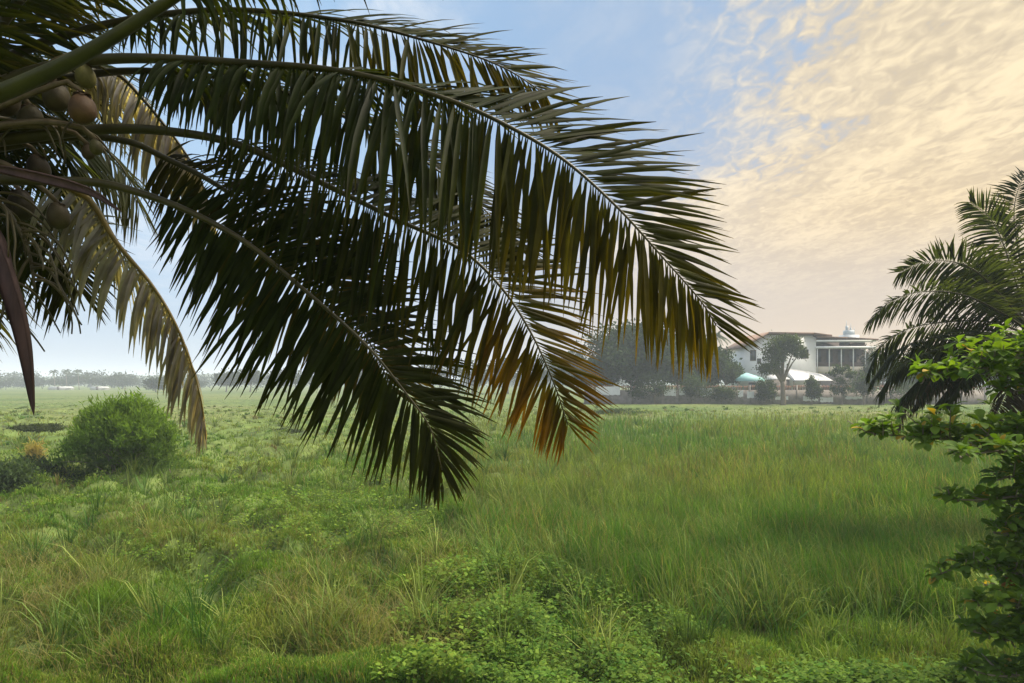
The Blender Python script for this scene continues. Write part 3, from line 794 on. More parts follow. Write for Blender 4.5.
def tree(name, px, d, lobes, label, group=None, base=(.035, .06, .02), nclump=100, nleaf=60, size=.6, r=.3, fork=None, cat='tree', k=9, ratio=.55, csig=.2):
    """lobes in pixels of the photograph at distance d: (px, py, rx, ry) -> real ellipsoids as deep as they are wide"""
    x = (px - CX) / F * d; g = gz(x, d); s = d / F
    t = thing(name, (x, d, g), label, cat, group)
    LB = []
    for (a, b, rx, ry) in lobes:
        p = at(a, b, d + RNG.uniform(-.3, .3) * rx * s); LB.append((*p, rx * s, rx * s * .9, ry * s))
    mb = MB(); cents = crown_mesh(mb, LB, nclump, nleaf, size, base, ratio=ratio, csig=csig)
    mb.build('crown' if cat == 'tree' else 'foliage', M['crown'] if cat == 'tree' else M['bush'], t)
    tb = MB(); zmin = min(l[2] - l[5] for l in LB)
    limbs(tb, np.array([x, d, g]), cents, r, fork or max(.4, zmin - g + .25 * LB[0][5]), k)
    tb.build('trunk' if cat == 'tree' else 'stems', M['trunk'], t)
    return t

GB = 'trees along the field edge by the house'
dk, md, lt = (.03, .05, .02), (.04, .065, .022), (.06, .085, .028)
tree('broadleaf_tree', 634, 155, [(634, 352, 40, 26), (612, 372, 24, 20), (655, 366, 26, 24), (640, 340, 24, 14)], 'tallest dark round-crowned tree in the clump left of the white house', GB, dk, 190, 80, .75, .4)
tree('broadleaf_tree', 678, 163, [(678, 362, 26, 24), (668, 350, 16, 12), (690, 374, 22, 18)], 'dark tree behind the right shoulder of the tallest round-crowned tree', GB, md, 120, 70, .75, .35)
tree('broadleaf_tree', 706, 158, [(706, 366, 22, 20), (715, 358, 14, 11), (700, 378, 20, 14)], 'mid green tree between the dark tree clump and the small distant palm', GB, dk, 110, 70, .7, .3)
tree('broadleaf_tree', 727, 156, [(725, 368, 13, 16), (732, 377, 10, 12)], 'slim tree touching the left wall of the white house', GB, md, 50, 60, .5, .25)
tree('broadleaf_tree', 600, 160, [(600, 368, 14, 14), (590, 378, 14, 10)], 'lower tree half hidden behind the orange frond tip', GB, dk, 70, 60, .65, .25)
tree('broadleaf_tree', 783, 144, [(775, 354, 12, 15), (790, 347, 13, 10), (770, 367, 10, 11), (799, 353, 6, 8), (784, 342, 13, 7)], 'tree standing right in front of the white house with bare forked trunk', GB, lt, 90, 50, .42, .45, fork=4.6, k=14)
tree('broadleaf_tree', 880, 162, [(880, 366, 17, 20), (868, 378, 12, 14), (893, 374, 15, 16)], 'tree at the right end of the white house beside the palm', GB, md, 60, 60, .5, .3)
tree('broadleaf_tree', 930, 166, [(930, 372, 24, 17), (915, 380, 16, 12)], 'bushy tree behind the drooping fronds of the right palm', GB, dk, 60, 60, .55, .3)
tree('broadleaf_tree', 985, 170, [(985, 370, 32, 20), (1015, 376, 26, 16)], 'spreading tree behind the trunk of the right palm', GB, md, 70, 60, .55, .3)
tree('broadleaf_tree', 1075, 168, [(1075, 366, 40, 24)], 'tree beyond the right edge of the field', GB, md, 60, 60, .55, .3)
GS = 'shrubs growing along the boundary wall'
for px, d, lb, txt in ((655, 147, [(655, 386, 22, 14), (640, 390, 14, 10)], 'broad rounded shrub below the tallest round-crowned tree'),
                       (692, 148, [(692, 388, 16, 12)], 'shrub before the wall between two pale cloths'),
                       (766, 147, [(766, 391, 9, 11)], 'narrow dark shrub below the turquoise awning'),
                       (722, 147, [(722, 393, 12, 8)], 'low shrub at the wall left of the turquoise awning'),
                       (812, 146, [(812, 384, 7, 7), (816, 392, 9, 8)], 'shrub in front of the white lean-to roof'),
                       (842, 145, [(842, 370, 8, 6), (834, 374, 5, 4), (850, 376, 6, 5), (842, 388, 9, 9)], 'airy young tree with tufts of leaves before the veranda'),
                       (864, 147, [(864, 386, 11, 13)], 'dark shrub at the right end of the boundary wall'),
                       (908, 148, [(908, 392, 20, 10)], 'low shrub under the right palm fronds at the far field edge')):
    tree('shrub', px, d, lb, txt, GS, (.035, .055, .022), 34, 40, .38, .1, cat='shrub', k=6)

GF = 'trees standing along the hazy left skyline'
for px, d, lb, txt in ((440, 300, [(440, 374, 18, 11), (430, 380, 14, 8)], 'hazy round tree seen between two frond tips above mid field'),
                       (472, 290, [(472, 372, 20, 12), (486, 380, 14, 9)], 'hazy tree just right of the drooping dark frond'),
                       (508, 285, [(508, 372, 19, 12)], 'hazy tree behind the middle of the orange frond'),
                       (545, 270, [(545, 370, 20, 14), (560, 378, 16, 10)], 'hazy tree behind the orange frond next to the dark clump'),
                       (577, 255, [(577, 368, 16, 14)], 'hazy tree at the left foot of the dark tree clump'),
                       (405, 320, [(405, 378, 16, 9)], 'low hazy tree behind the tip of the darkest frond'),
                       (368, 330, [(368, 376, 18, 10)], 'hazy tree behind the curtain of dark leaflets'),
                       (335, 325, [(335, 378, 16, 8)], 'low hazy tree left of the dark leaflet curtain'),
                       (286, 330, [(286, 377, 18, 10), (300, 380, 14, 7)], 'hazy broad tree below the left edge of the dark frond'),
                       (250, 340, [(250, 378, 14, 10)], 'hazy round tree right of the tan hanging frond'),
                       (226, 345, [(226, 380, 11, 8)], 'hazy tree close to the tip of the tan hanging frond'),
                       (156, 335, [(156, 385, 10, 6)], 'small hazy tree left of the tan hanging frond'),
                       (92, 470, [(92, 379, 14, 7), (108, 382, 12, 6)], 'far blue-grey domed tree above the white sheds'),
                       (122, 480, [(122, 382, 14, 6)], 'far blue-grey tree right of the white sheds'),
                       (62, 480, [(62, 382, 16, 5)], 'far blue-grey tree under the tiny palms'),
                       (30, 470, [(30, 383, 14, 6)], 'far blue-grey tree beside the hanging spathe'),
                       (190, 430, [(190, 384, 13, 5)], 'far flat tree behind the tan hanging frond'),
                       (0, 460, [(0, 382, 16, 7)], 'far blue-grey tree at the left edge of the field')):
    tree('broadleaf_tree', px, d, lb, txt, GF, (.03, .045, .02), 34, 40, .9, .3, k=5)

def far_woods():
    mb = MB()
    for i in range(210):
        px = RNG.uniform(-420, 640); d = RNG.uniform(560, 700); h = RNG.uniform(7, 13)
        x = (px - CX) / F * d
        for _ in range(7):
            c = np.array([x, d, 0]) + [RNG.normal(0, 4), RNG.normal(0, 3), h * RNG.uniform(.25, .9)]
            leaves(mb, c, (2.4, 2.4, 1.6), 26, 1.7, np.array([.03, .045, .022]) * RNG.uniform(.7, 1.3), .7)
    o = mb.build('far_woods', M['crown'])
    tag(o, 'hazy band of far woods closing the field on the left', 'woods', kind='stuff')
far_woods()

def hills():
    mb = MB(); n = 160; x = np.linspace(-1500, 900, n); d0 = 1150
    hz = 3 + 12 * np.exp(-((x + 420) / 260) ** 2) + 6 * np.exp(-((x + 900) / 300) ** 2) + 5 * fbm(x * .02, x * 0, 3)
    V = []
    for k, (yy, f) in enumerate(((-160, -.1), (-80, .55), (0, 1), (120, .5), (260, -.1))):
        V.append(np.stack([x, np.full(n, d0 + yy), hz * f], 1))
    V = np.concatenate(V); i = (np.arange(4)[:, None] * n + np.arange(n - 1)[None]).ravel()
    mb.add(V, np.stack([i, i + 1, i + n + 1, i + n], 1))
    o = mb.build('hills', solid_mat('wooded_hill', (.03, .05, .025), (.06, .08, .04), .05, .95, 0), smooth=True)
    tag(o, 'low blue hills on the far left skyline', 'hills', kind='structure')
hills()

def far_palm(px, ytop, d, label, group):
    top = at(px, ytop, d); g = gz(top[0], d); t = thing('palm_tree', (top[0], d, g), label, 'palm tree', group)
    mb = MB(); c = top - [0, 0, 1.2]
    mb.tube(spline([[top[0] + .8, d, g], [top[0] + .3, d, (g + c[2]) / 2], c], 14), np.linspace(.28, .18, 14), 8); mb.build('trunk', M['trunk'], t)
    mb = MB()
    for k in range(15):
        a = k * 2.4; el = R(RNG.uniform(-10, 65)); dd = np.array([math.cos(a), math.sin(a), 0]); q = np.linspace(0, 1, 9)
        P = np.array([c + dd * 3.6 * s * math.cos(el) + np.array([0, 0, 3.6 * (s * math.sin(el) - .6 * s * s)]) for s in q])
        mb.tube(P, np.linspace(.06, .02, 9), 4, (.05, .06, .025)); T = unit(np.gradient(P, axis=0))
        for s in np.linspace(.15, 1, 22):
            i = min(int(s * 8), 7); p = P[i] * (1 - (s * 8 - i)) + P[i + 1] * (s * 8 - i)
            for sd_ in (1, -1):
                S_ = unit(np.cross(T[i], [0, 0, 1.0])) * sd_; e = unit(T[i] * .5 + S_ * .8 - np.array([0, 0, .5])) * .85
                mb.add([p, p + e * .5 + T[i] * .09, p + e, p + e * .5 - T[i] * .09], np.array([[0, 1, 2, 3]]), np.array([.04, .06, .025]) * RNG.uniform(.7, 1.3))
    mb.build('crown', M['crown'], t)
GP = 'distant palms on the skyline'
far_palm(716, 331, 182, 'small distant palm rising above the trees left of the white house', GP)
far_palm(703, 340, 186, 'second smaller palm just left of the palm near the white house', GP)
far_palm(54, 370, 455, 'leftmost of three tiny palms over the far blue trees', GP)
far_palm(66, 369, 460, 'middle one of three tiny palms over the far blue trees', GP)
far_palm(78, 369, 452, 'rightmost of three tiny palms over the far blue trees', GP)

# ---- the bush at the left and the plants round it
def bush():
    d = 31; s = d / F; x = (120 - CX) / F * d
    t = thing('bush', (x, d, gz(x, d)), 'large bright green feathery bush standing at the left of the field', 'bush')
    mb = MB(); st = MB(); root = np.array([x, d, gz(x, d)])
    for i in range(430):
        a = RNG.uniform(0, 2 * math.pi); rr = RNG.uniform(0, 1) ** .5; lob = RNG.random()
        cx, cy, rx, ry = ((124, 446, 52, 46) if lob < .72 else (100, 462, 44, 34) if lob < .86 else (150, 466, 34, 28))
        u_ = unit(RNG.normal(0, 1, 3)); u_[2] = abs(u_[2]) if RNG.random() < .8 else u_[2] * .8
        c = at(cx, cy, d) + u_ * RNG.uniform(.45, 1.0) ** .6 * np.array([rx, rx * .8, ry]) * s * RNG.uniform(.85, 1.08)
        c[2] = max(c[2], root[2] + .15)
        k = RNG.uniform(.75, 1.3)
        b = (np.array([.105, .175, .024]) if u_[2] > .15 else np.array([.07, .125, .022])) * k  # upper clumps lighter, lower ones darker: light and shade put into the colour
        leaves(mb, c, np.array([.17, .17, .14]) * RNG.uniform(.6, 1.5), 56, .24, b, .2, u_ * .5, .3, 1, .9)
        if i % 9 == 0:
            st.tube(spline([root + [RNG.normal(0, .2), RNG.normal(0, .2), -.1], (root + c) / 2 + [0, 0, .3], c], 8), np.linspace(.035, .006, 8), 5)
    mb.build('foliage', M['bush'], t); st.build('stems', M['trunk'], t)
bush()
GD = 'darker low shrubs scattered over the field'
for px, d, lb, b, nc, txt in ((52, 30, [(52, 484, 32, 16), (30, 476, 22, 18)], (.04, .06, .03), 60, 'dark grey-green scrub at the left foot of the feathery bush'),
                          (165, 30.5, [(165, 486, 20, 9)], (.06, .06, .03), 30, 'brownish scrub at the right foot of the feathery bush'),
                          (8, 27, [(8, 488, 24, 22)], (.045, .07, .03), 45, 'dull green scrub cut by the left edge of the view'),
                          (280, 60, [(280, 434, 24, 4.5)], (.045, .06, .03), 40, 'low dark shrub patch under the dark frond in mid field'),
                          (178, 62, [(178, 434, 9, 3.5)], (.045, .06, .03), 20, 'small dark shrub patch below the tan frond tip'),
                          (618, 96, [(618, 412, 26, 3.2), (600, 413, 12, 2.5)], (.04, .06, .03), 40, 'low dark shrub patch in front of the dark tree clump'),
                          (330, 80, [(330, 421, 22, 2.6)], (.045, .065, .03), 30, 'thin dark shrub patch farther out behind the frond tips'),
                          (105, 48, [(40, 428, 22, 3.5)], (.05, .065, .03), 30, 'dark shrub patch left of the feathery bush crown')):
    tree('low_shrub', px if px != 105 else 40, d, lb, txt, GD, b, nc, 60, .16, .03, cat='shrub', k=6, ratio=.4, fork=.2)

def plume():
    d = 34; c = at(35, 453, d); g = gz(c[0], d)
    t = thing('dried_plant', (c[0], d, g), 'round tawny dried plant standing left of the feathery bush', 'plant')
    mb = MB(); mb.tube(spline([[c[0], d, g - .1], [c[0] + .08, d, (g + c[2]) / 2], c], 8), np.linspace(.03, .015, 8), 6); mb.build('stem', M['trunk'], t)
    mb = MB(); leaves(mb, c, (.17, .17, .2), 900, .3, (.27, .22, .07), .12, None, .3, 1, .2); mb.build('seed_head', M['bush'], t)
plume()
def pole():
    c = at(125, 387, 185); g = gz(c[0], 185)
    mb = MB(); mb.tube([[c[0], 185, g - .2], [c[0] + .02, 185, (g + c[2]) / 2], [c[0] + .05, 185, c[2]]], [.09, .08, .07], 10)
    mb.box(c[0] - .25, c[0] + .35, 184.95, 185.05, c[2] - .35, c[2] - .27)
    tag(mb.build('wooden_pole', M['trunk']), 'thin lone pole standing far out behind the feathery bush', 'pole')
pole()

# ------------------------------------------------------------------ the white house and its yard
M['plaster'] = solid_mat('white_plaster', (.72, .73, .73), (.82, .83, .83), .8, .85, .1)
M['cream'] = solid_mat('cream_plaster', (.6, .54, .42), (.7, .63, .5), .8, .85, .1)
M['roof_brown'] = solid_mat('brown_roof', (.12, .075, .055), (.2, .125, .09), 2.5, .85, .3)
M['dark_wood'] = solid_mat('dark_veranda', (.08, .06, .055), (.13, .1, .09), 2, .8, .2)
M['glass'] = solid_mat('window_glass', (.05, .065, .08), (.07, .085, .1), 1, .12, 0, spec=.6)
M['turquoise'] = solid_mat('turquoise_cloth', (.18, .36, .37), (.24, .43, .43), 2, .7, .1)
M['sheet_white'] = solid_mat('white_sheet', (.62, .64, .66), (.74, .76, .78), 2, .7, .2)
M['wall_grey'] = solid_mat('stained_wall', (.13, .12, .11), (.27, .24, .22), 1.2, .9, .4)
M['roof_sheet'] = solid_mat('weathered_sheet', (.36, .37, .38), (.56, .57, .58), 1.5, .75, .2)
M['shed_grey'] = solid_mat('grey_tin', (.3, .31, .32), (.42, .43, .44), 1, .7, .1)
M['rust'] = solid_mat('rust_red', (.2, .1, .07), (.3, .16, .11), 2, .85, .3)
M['pale_blue'] = solid_mat('pale_blue_paint', (.36, .39, .43), (.46, .49, .52), 1, .7, .1)

def white_house():
    d = 162.0; s = d / F
    X = lambda px: (px - CX) * s
    Z = lambda py: EYE - (py - HY) * s
    g = gz(X(805), d) - .3
    t = thing('house', (X(805), d, g), 'large white house with brown gabled roof and long veranda wing across the field', 'house')
    y0, y1 = d, d + 13
    prof = [(744.5, 347.5), (767, 335), (812, 335.5), (816, 338)]
    # gabled block
    mb = MB(); pl = [(X(a), Z(b)) for a, b in prof]; a0, a1 = pl[0][0], pl[-1][0]
    poly = [(a0, g)] + pl + [(a1, g)]; n = len(poly)
    mb.add([[x, y0, z] for x, z in poly] + [[x, y1, z] for x, z in poly], [list(range(n))[::-1], list(range(n, 2 * n))] + [[i, (i + 1) % n, n + (i + 1) % n, n + i] for i in range(n)])
    mb.build('wall', M['plaster'], t)
    mb = MB(); ov = [(741.5, 348.2), (767, 333.9), (812, 334.4), (830, 336.6)]; q = [(X(a), Z(b)) for a, b in ov]
    for (xa, za), (xb, zb) in zip(q[:-1], q[1:]):
        v = [[xa, y0 - 1.1, za], [xb, y0 - 1.1, zb], [xb, y1 + 1, zb], [xa, y1 + 1, za], [xa, y0 - 1.1, za - .42], [xb, y0 - 1.1, zb - .42], [xb, y1 + 1, zb - .42], [xa, y1 + 1, za - .42]]
        mb.add(np.array(v) + [0, 0, .35], np.array([[0, 1, 2, 3], [7, 6, 5, 4], [0, 4, 5, 1], [1, 5, 6, 2], [2, 6, 7, 3], [3, 7, 4, 0]]))
    roof = mb.build('roof', M['roof_brown'], t)
    def window(a, b, c, e, yy=None):
        yy = y0 if yy is None else yy
        f = MB(); xa, xb, za, zb = X(a), X(c), Z(e), Z(b)
        for bx in ((xa - .1, xb + .1, zb, zb + .12), (xa - .1, xb + .1, za - .14, za), (xa - .1, xa, za, zb), (xb, xb + .1, za, zb), ((xa + xb) / 2 - .04, (xa + xb) / 2 + .04, za, zb)):
            f.box(bx[0], bx[1], yy - .09, yy + .02, bx[2], bx[3])
        w_ = f.build('window', M['dark_wood'], t)
        p = MB(); p.box(xa, xb, yy - .03, yy - .004, za, zb); p.build('pane', M['glass'], w_)
    window(750.5, 350.5, 755.5, 360); window(757.5, 359, 760.5, 363); window(779, 350, 784, 359); window(803, 350, 808, 358)
    window(749, 383, 756, 392); window(776, 383, 786, 391)
    # veranda wing
    xa, xb = X(816) + .01, X(872); yb = d + 3.2
    mb = MB(); mb.box(xa, xb, yb, y1 - .3, g, Z(341)); mb.build('wing_wall', M['dark_wood'], t)
    mb = MB(); mb.box(xa, xb, y0 + .2, yb - .01, Z(373.5), Z(366.5)); mb.build('parapet', M['cream'], t)
    mb = MB(); mb.box(xa, xb, y0 + .25, yb - .01, g, Z(373.5) - .01); mb.build('lower_wall', M['wall_grey'], t)
    for py, h in ((346.4, .42), (340.2, .32)):
        mb = MB(); mb.box(xa, xb + .5, y0 - .9, yb - .01, Z(py) - h, Z(py)); mb.build('floor_slab', M['plaster'], t)
    q = [(X(816), Z(336.2)), (X(845), Z(337.4)), (X(876), Z(339))]
    mb = MB()
    for (x1, z1), (x2, z2) in zip(q[:-1], q[1:]):
        v = [[x1, y0 - 1.2, z1], [x2, y0 - 1.2, z2], [x2, y1, z2 + .5], [x1, y1, z1 + .5]]
        mb.add(v + [[p[0], p[1], p[2] - .35] for p in v], np.array([[0, 1, 2, 3], [7, 6, 5, 4], [0, 4, 5, 1], [1, 5, 6, 2], [2, 6, 7, 3], [3, 7, 4, 0]]))
    mb.build('wing_roof', M['roof_brown'], t)
    for px in (817.5, 829.5, 841.5, 853.5, 865.5):
        mb = MB(); mb.box(X(px) - .09, X(px) + .09, y0 + .0, y0 + .18, Z(366.5) - 1.5, Z(346.4) - .43); mb.build('column', M['plaster'], t)
    mb = MB(); zr = Z(366.5)
    for i in range(64):
        x = xa + .1 + (xb - xa - .2) * i / 63; mb.box(x - .02, x + .02, y0 + .3, y0 + .34, zr + .01, zr + .85)
    mb.box(xa, xb, y0 + .28, y0 + .36, zr + .86, zr + .95); mb.build('railing', M['dark_wood'], t)
    for a, c in ((819, 827), (832, 839), (844, 851), (856, 863)):
        window(a, 349.5, c, 362, yb)
    for a, c in ((820, 830), (846, 856)):
        window(a, 341.6, c, 344.6, yb)
white_house()

def yard():
    s0 = 152 / F
    X = lambda px, d=152: (px - CX) / F * d
    Z = lambda py, d=152: EYE - (py - HY) / F * d
    # lean-to with a white sheet roof
    d = 153; g = gz(X(812, d), d)
    t = thing('lean_to', (X(812, d), d, g), 'open lean-to with sloping white sheet roof before the house', 'shed')
    mb = MB(); v = [[X(793, d), d, Z(380.5, d)], [X(833, d), d, Z(380.5, d)], [X(833, d), d + 6, Z(373.5, d)], [X(793, d), d + 6, Z(366.5, d)]]
    mb.add(v + [[p[0], p[1], p[2] - .1] for p in v], np.array([[0, 1, 2, 3], [7, 6, 5, 4], [0, 4, 5, 1], [1, 5, 6, 2], [2, 6, 7, 3], [3, 7, 4, 0]])); mb.build('roof', M['roof_sheet'], t)
    for px, yy, zz in ((794, .15, 381), (813, .15, 381), (832, .15, 381), (794, 5.8, 368), (832, 5.8, 375)):
        mb = MB(); x = X(px, d); mb.tube([[x, d + yy, g - .2], [x, d + yy, Z(zz, d)]], .09, 8); mb.build('post', M['dark_wood'], t)
    # lower white tin roof left of the trunk
    d = 154; g = gz(X(780, d), d)
    t = thing('tin_shed', (X(779, d), d, g), 'small shed with low white tin roof left of the lean-to', 'shed')
    mb = MB(); v = [[X(767, d), d, Z(379, d)], [X(791, d), d, Z(379, d)], [X(791, d), d + 4, Z(374, d)], [X(774, d), d + 4, Z(374, d)]]
    mb.add(v + [[p[0], p[1], p[2] - .1] for p in v], np.array([[0, 1, 2, 3], [7, 6, 5, 4], [0, 4, 5, 1], [1, 5, 6, 2], [2, 6, 7, 3], [3, 7, 4, 0]])); mb.build('roof', M['roof_sheet'], t)
    mb = MB(); mb.box(X(769, d), X(790, d), d + .3, d + 3.7, g - .2, Z(379.6, d)); mb.build('wall', M['wall_grey'], t)
    # turquoise awning
    d = 152; g = gz(X(751), d)
    t = thing('awning', (X(751), d, g), 'turquoise cloth awning on posts at the left of the house', 'awning')
    c = [X(750), d + 2.2, Z(372.5)]; rim = [[X(738), d, Z(378.5)], [X(765), d, Z(378.5)], [X(765), d + 4.4, Z(378.5)], [X(738), d + 4.4, Z(378.5)]]
    mb = MB(); low = [[p[0], p[1], p[2] - .55] for p in rim]
    mb.add([c] + rim + low, [[0, 1, 2], [0, 2, 3], [0, 3, 4], [0, 4, 1], [1, 5, 6, 2], [2, 6, 7, 3], [3, 7, 8, 4], [4, 8, 5, 1]]); mb.build('cloth_top', M['turquoise'], t)
    for p in rim:
        mb = MB(); q = [p[0] * .98 + c[0] * .02, p[1] * .95 + c[1] * .05]; mb.tube([[*q, g - .2], [*q, p[2]]], .07, 8); mb.build('post', M['dark_wood'], t)
    # boundary wall with rusty coping and posts
    d = 149; xa, xb = X(585, d), X(985, d); g = -.35
    t = thing('boundary_wall', ((xa + xb) / 2, d, 0), 'long stained wall with rusty top rail between the field and the house', 'wall')
    mb = MB(); mb.box(xa, xb, d, d + .22, g, Z(390, d)); mb.build('wall_body', M['wall_grey'], t)
    mb = MB(); n = int((xb - xa) / .32)
    for i in range(n):
        x = xa + .05 + i * .32
        if RNG.random() < .85: mb.box(x, x + .17, d + .06, d + .12, Z(390, d) + .005, Z(385.4, d) + RNG.uniform(-.12, .12))
    mb.box(xa, xb, d + .13, d + .17, Z(386.5, d), Z(386, d)); mb.build('railing', M['rust'], t)
    for i in range(18):
        x = xa + (xb - xa) * i / 17; mb = MB(); mb.box(x - .18, x + .18, d - .06, d + .28, g, Z(385, d)); mb.build('pier', M['wall_grey'], t)
    # white cloths and boards on the wall
    GC = 'pale cloths and boards hung along the boundary wall'
    for a, b, c_, e, txt in ((596, 386, 620, 395, 'wide pale board on the wall at the left of the dark trees'), (664, 389, 676, 396, 'pale cloth on the wall under the tallest tree'),
                             (679, 388, 686, 395, 'narrow pale cloth on the wall beside a shrub'), (700, 388, 712, 396, 'pale cloth on the wall under the mid green tree'),
                             (738, 390, 743, 397, 'small white cloth on the wall below the awning'), (747, 391, 754, 398, 'white cloth on the wall under the awning middle'),
                             (775, 396, 788, 400, 'low pale board on the wall at the bare forked trunk'), (803, 396, 818, 401, 'white sheet low on the wall under the lean-to'),
                             (820, 397, 833, 402, 'white sheet low on the wall right of the lean-to sheet'), (845, 396, 862, 399, 'thin pale board low on the wall under the veranda')):
        mb = MB(); n = 10; P = []
        for i in range(n + 1):
            for zz in (0, 1):
                x = X(a, d) + (X(c_, d) - X(a, d)) * i / n
                P.append([x, d - .12 - .05 * math.sin(i * 1.9 + a), (Z(b, d) if zz else Z(e, d)) - (.12 * math.sin(math.pi * i / n) if zz else RNG.uniform(-.1, .1))])
        V = P + [[p[0], p[1] + .03, p[2]] for p in P]; m = len(P); fs = []
        for i in range(n):
            q = 2 * i; fs += [[q, q + 2, q + 3, q + 1], [m + q, m + q + 1, m + q + 3, m + q + 2]]
        mb.add(V, np.array(fs)); tag(mb.build('hung_cloth', M['sheet_white']), txt, 'cloth', GC)
    # far pale building with masts
    d = 262; g = -.3
    t = thing('tower_building', (X(852, d), d, 0), 'pale blue stepped tower with masts behind the veranda wing', 'building')
    for a, b, top in ((847, 861, 334.5), (850, 857.5, 329.5), (851, 853, 325), (855, 856.5, 327)):
        mb = MB(); xa, xb = X(a, d), X(b, d); dy = .2 * (b - a); mb.box(xa, xb, d + 4 - dy, d + 4 + dy, g if top > 331 else Z(334.5 if top > 327.5 else 329.5, d) + .01, Z(top, d)); mb.build('storey' if top > 327.5 else 'roof_tank', M['pale_blue'], t)
    for px, top in ((851.5, 319.5), (856, 322.5), (859.5, 326)):
        mb = MB(); x = X(px, d); mb.tube([[x, d + 4, Z(329.4 if px < 857 else 334.4, d)], [x, d + 4, Z(top, d)]], [.16, .06], 6); mb.build('mast', M['pale_blue'], t)
    # two white sheds at the far left
    for px, w_, dd, txt in ((58, 20, 432, 'left one of two low white sheds far off under the blue trees'), (97, 14, 425, 'right one of two low white sheds far off under the blue trees')):
        x0, x1 = X(px - w_ / 2, dd), X(px + w_ / 2, dd); g = gz(X(px, dd), dd)
        t = thing('shed', (X(px, dd), dd, g), txt, 'shed', 'white sheds on the far side of the field')
        mb = MB(); mb.box(x0, x1, dd, dd + 6, g - .2, Z(388.6, dd)); mb.build('wall', M['shed_grey'], t)
        mb = MB(); zt, ze = Z(386.6, dd), Z(388.4, dd)
        mb.add([[x0 - .4, dd - .5, ze], [x1 + .4, dd - .5, ze], [x1 + .4, dd + 3, zt], [x0 - .4, dd + 3, zt], [x1 + .4, dd + 6.5, ze], [x0 - .4, dd + 6.5, ze]], [[0, 1, 2, 3], [3, 2, 4, 5], [0, 3, 5], [1, 4, 2], [0, 5, 4, 1]]); mb.build('roof', M['shed_grey'], t)
        mb = MB(); mb.box((x0 + x1) / 2 - .7, (x0 + x1) / 2 + .7, dd - .06, dd - .005, g, g + 2.0); mb.build('door', M['dark_wood'], t)
yard()

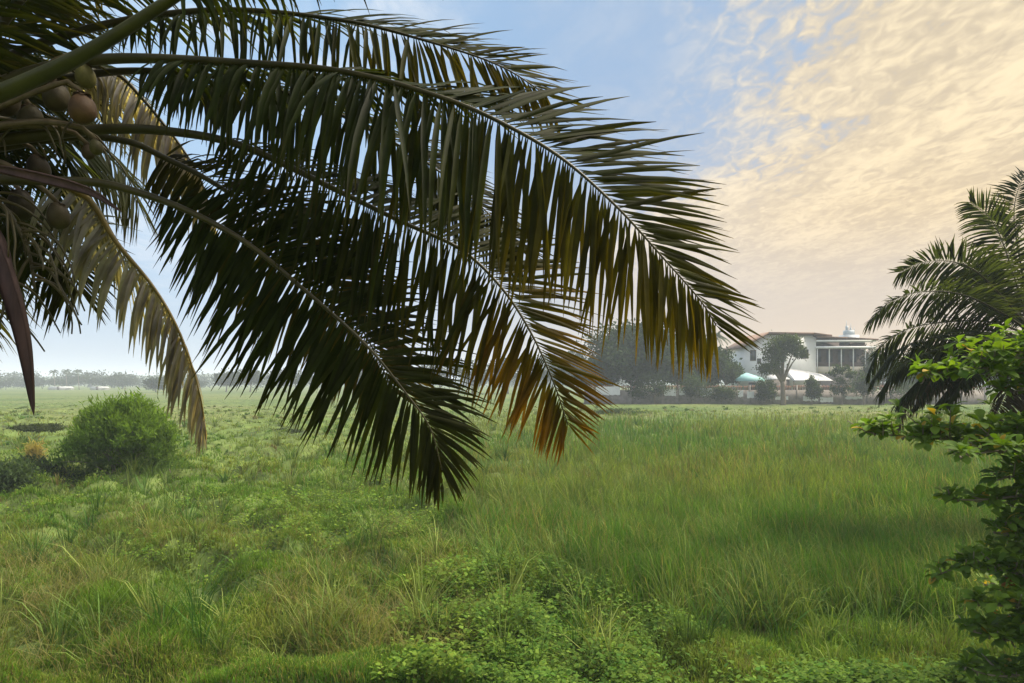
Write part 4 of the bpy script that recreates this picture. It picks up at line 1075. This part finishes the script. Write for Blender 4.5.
# ------------------------------------------------------------------ the broad-leaved tree at the right edge (tiers of branches, leaves in rosettes)
def almond_tree():
    d = 9.5; x0 = (1110 - CX) / F * d; g = gz(x0, d)
    t = thing('broadleaf_tree', (x0, d, g), 'near broad-leaved tree with tiered branches reaching in from the right edge', 'tree')
    root = np.array([x0, d, g])
    tb, lb = MB(), MB()
    trunk = spline([root - [0, 0, .3], root + [.05, 0, 2], root + [-.05, .1, 3.8], root + [.02, 0, 5.2], root + [0, 0, 5.7]], 24)
    tb.tube(trunk, np.linspace(.17, .05, 24), 12)
    dirs = []
    def leaf(p, dirv, L_, col):
        dirv = unit(dirv); s = unit(np.cross(dirv, [0, 0, 1.0]) + RNG.normal(0, .25, 3)); nrm = np.cross(s, dirv)
        w_ = L_ * RNG.uniform(.24, .3); V = []
        for a, ww, sag in ((0, .06, 0), (.3, .45, .03), (.62, 1, .02), (.85, .8, -.04), (1, .12, -.1)):
            c = p + dirv * L_ * a + nrm * L_ * sag - np.array([0, 0, L_ * .12 * a * a])
            V += [c - s * w_ * ww + nrm * w_ * ww * .22, c, c + s * w_ * ww + nrm * w_ * ww * .22]
        f = []
        for k in range(4):
            b = 3 * k; f += [[b, b + 1, b + 4, b + 3], [b + 1, b + 2, b + 5, b + 4]]
        lb.add(V, np.array(f), col)
    def rosette(p, out, k=9, young=.4):
        tone = RNG.random(); red = RNG.random() < .012
        for i in range(k):
            a = i * 2.4 + RNG.normal(0, .2); el = RNG.uniform(-.5, 1.0)
            dv = np.array([math.cos(a) * math.cos(el), math.sin(a) * math.cos(el), math.sin(el)]) + out * .45
            c = np.array([.065, .125, .017]) * (1 - tone * young) + np.array([.18, .26, .028]) * tone * young
            if red and RNG.random() < .55: c = np.array([.24, .09, .025])
            if RNG.random() < .04: c = np.array([.33, .23, .03])
            leaf(p, dv, RNG.uniform(.12, .21), c * RNG.uniform(.75, 1.25))
    def branch(z_at, pts, nsub, spread, thick=.026, dens=1.0, lift=.35):
        """pts: (px, py, distance) from the trunk outwards to the tip"""
        P = spline([root + [0, 0, z_at - g]] + [at(*q) for q in pts], 30)
        tb.tube(P, np.linspace(thick, .008, 30), 7)
        T = unit(np.gradient(P, axis=0)); L_ = np.linalg.norm(P[-1] - P[0])
        for i in range(int(nsub * 1.5)):
            u_ = RNG.uniform(.12, 1) if i else 1.0; k = min(int(u_ * 29), 29)
            sd_ = RNG.choice([-1, 1]); S_ = unit(np.cross(T[k], [0, 0, 1.0])) * sd_
            ln = spread * (1.15 - .75 * u_) * RNG.uniform(.3, 1.1)
            e = P[k] + unit(T[k] * .7 + S_ * .8 + [0, 0, RNG.uniform(-.45, .55)]) * ln
            e[2] += lift * RNG.uniform(0, 1) * ln
            tb.tube(spline([P[k], (P[k] + e) / 2 + [0, 0, -.03], e], 6), np.linspace(.012, .005, 6), 5)
            o_ = unit(e - P[k] + T[k] * .1)
            for q in np.linspace(.35, 1, max(1, int(ln / .16))):
                rosette(P[k] * (1 - q) + e * q + RNG.normal(0, .02, 3) + [0, 0, .03], o_ * .8, int(RNG.integers(6, 10)))
    # tier over the palm
    branch(5.0, [(1040, 372, 9.3), (985, 368, 9.0), (950, 372, 8.9), (925, 376, 8.9)], 34, .75)
    branch(5.3, [(1050, 352, 9.0), (1010, 352, 8.6), (975, 362, 8.5)], 26, .6)
    # long tier level with the field
    branch(3.9, [(1050, 446, 9.3), (985, 440, 9.0), (920, 438, 8.8), (866, 432, 8.7)], 46, .72)
    branch(3.8, [(1060, 452, 8.6), (1010, 450, 8.2), (960, 456, 8.0)], 30, .6)
    branch(3.2, [(1060, 490, 9.3), (1010, 497, 9.1), (970, 500, 9.0), (946, 497, 9.0)], 26, .5)
    branch(2.6, [(1060, 530, 9.2), (1020, 535, 9.0), (995, 532, 9.0)], 24, .5)
    branch(2.0, [(1050, 580, 9.0), (1000, 566, 8.8), (965, 566, 8.7), (935, 576, 8.7)], 40, .6)
    branch(1.7, [(1060, 600, 8.6), (1015, 606, 8.3), (980, 604, 8.2)], 36, .55)
    branch(1.2, [(1060, 640, 8.6), (1010, 640, 8.3), (975, 632, 8.2)], 36, .6)
    branch(.9, [(1060, 670, 8.8), (1000, 676, 8.6), (965, 668, 8.5)], 30, .6)
    # short inner boughs that close the crown near the trunk
    for py, n_ in ((385, 12), (470, 14), (515, 16), (555, 22), (590, 24), (625, 26)):
        branch(EYE - (py - HY) / F * 9.4 - .1, [(1070, py, 9.3), (1035, py + 3, 9.1), (1005, py + 8, 9.0)], n_, .7)
    # the rest of its round, out of the picture
    for z_ in (1.4, 2.4, 3.4, 4.6):
        for a in (0.3, 1.6, 2.3, -1.2):
            aa = a + z_ ; ln = 2.6 - .22 * z_
            tip = root + [math.cos(aa) * ln if math.cos(aa) > 0 else math.cos(aa) * ln * .2, math.sin(aa) * ln, z_ - g - .1]
            n_ = lambda q: ((q[0] / q[1]) * F + CX, HY - (q[2] - EYE) / q[1] * F, q[1])
            mid_ = (tip + root + [0, 0, z_ - g]) / 2 + [0, 0, .1]
            branch(z_, [n_(mid_), n_(tip)], 14, .7)
    tb.build('trunk', M['trunk'], t); lb.build('crown', M['almond'], t)
almond_tree()
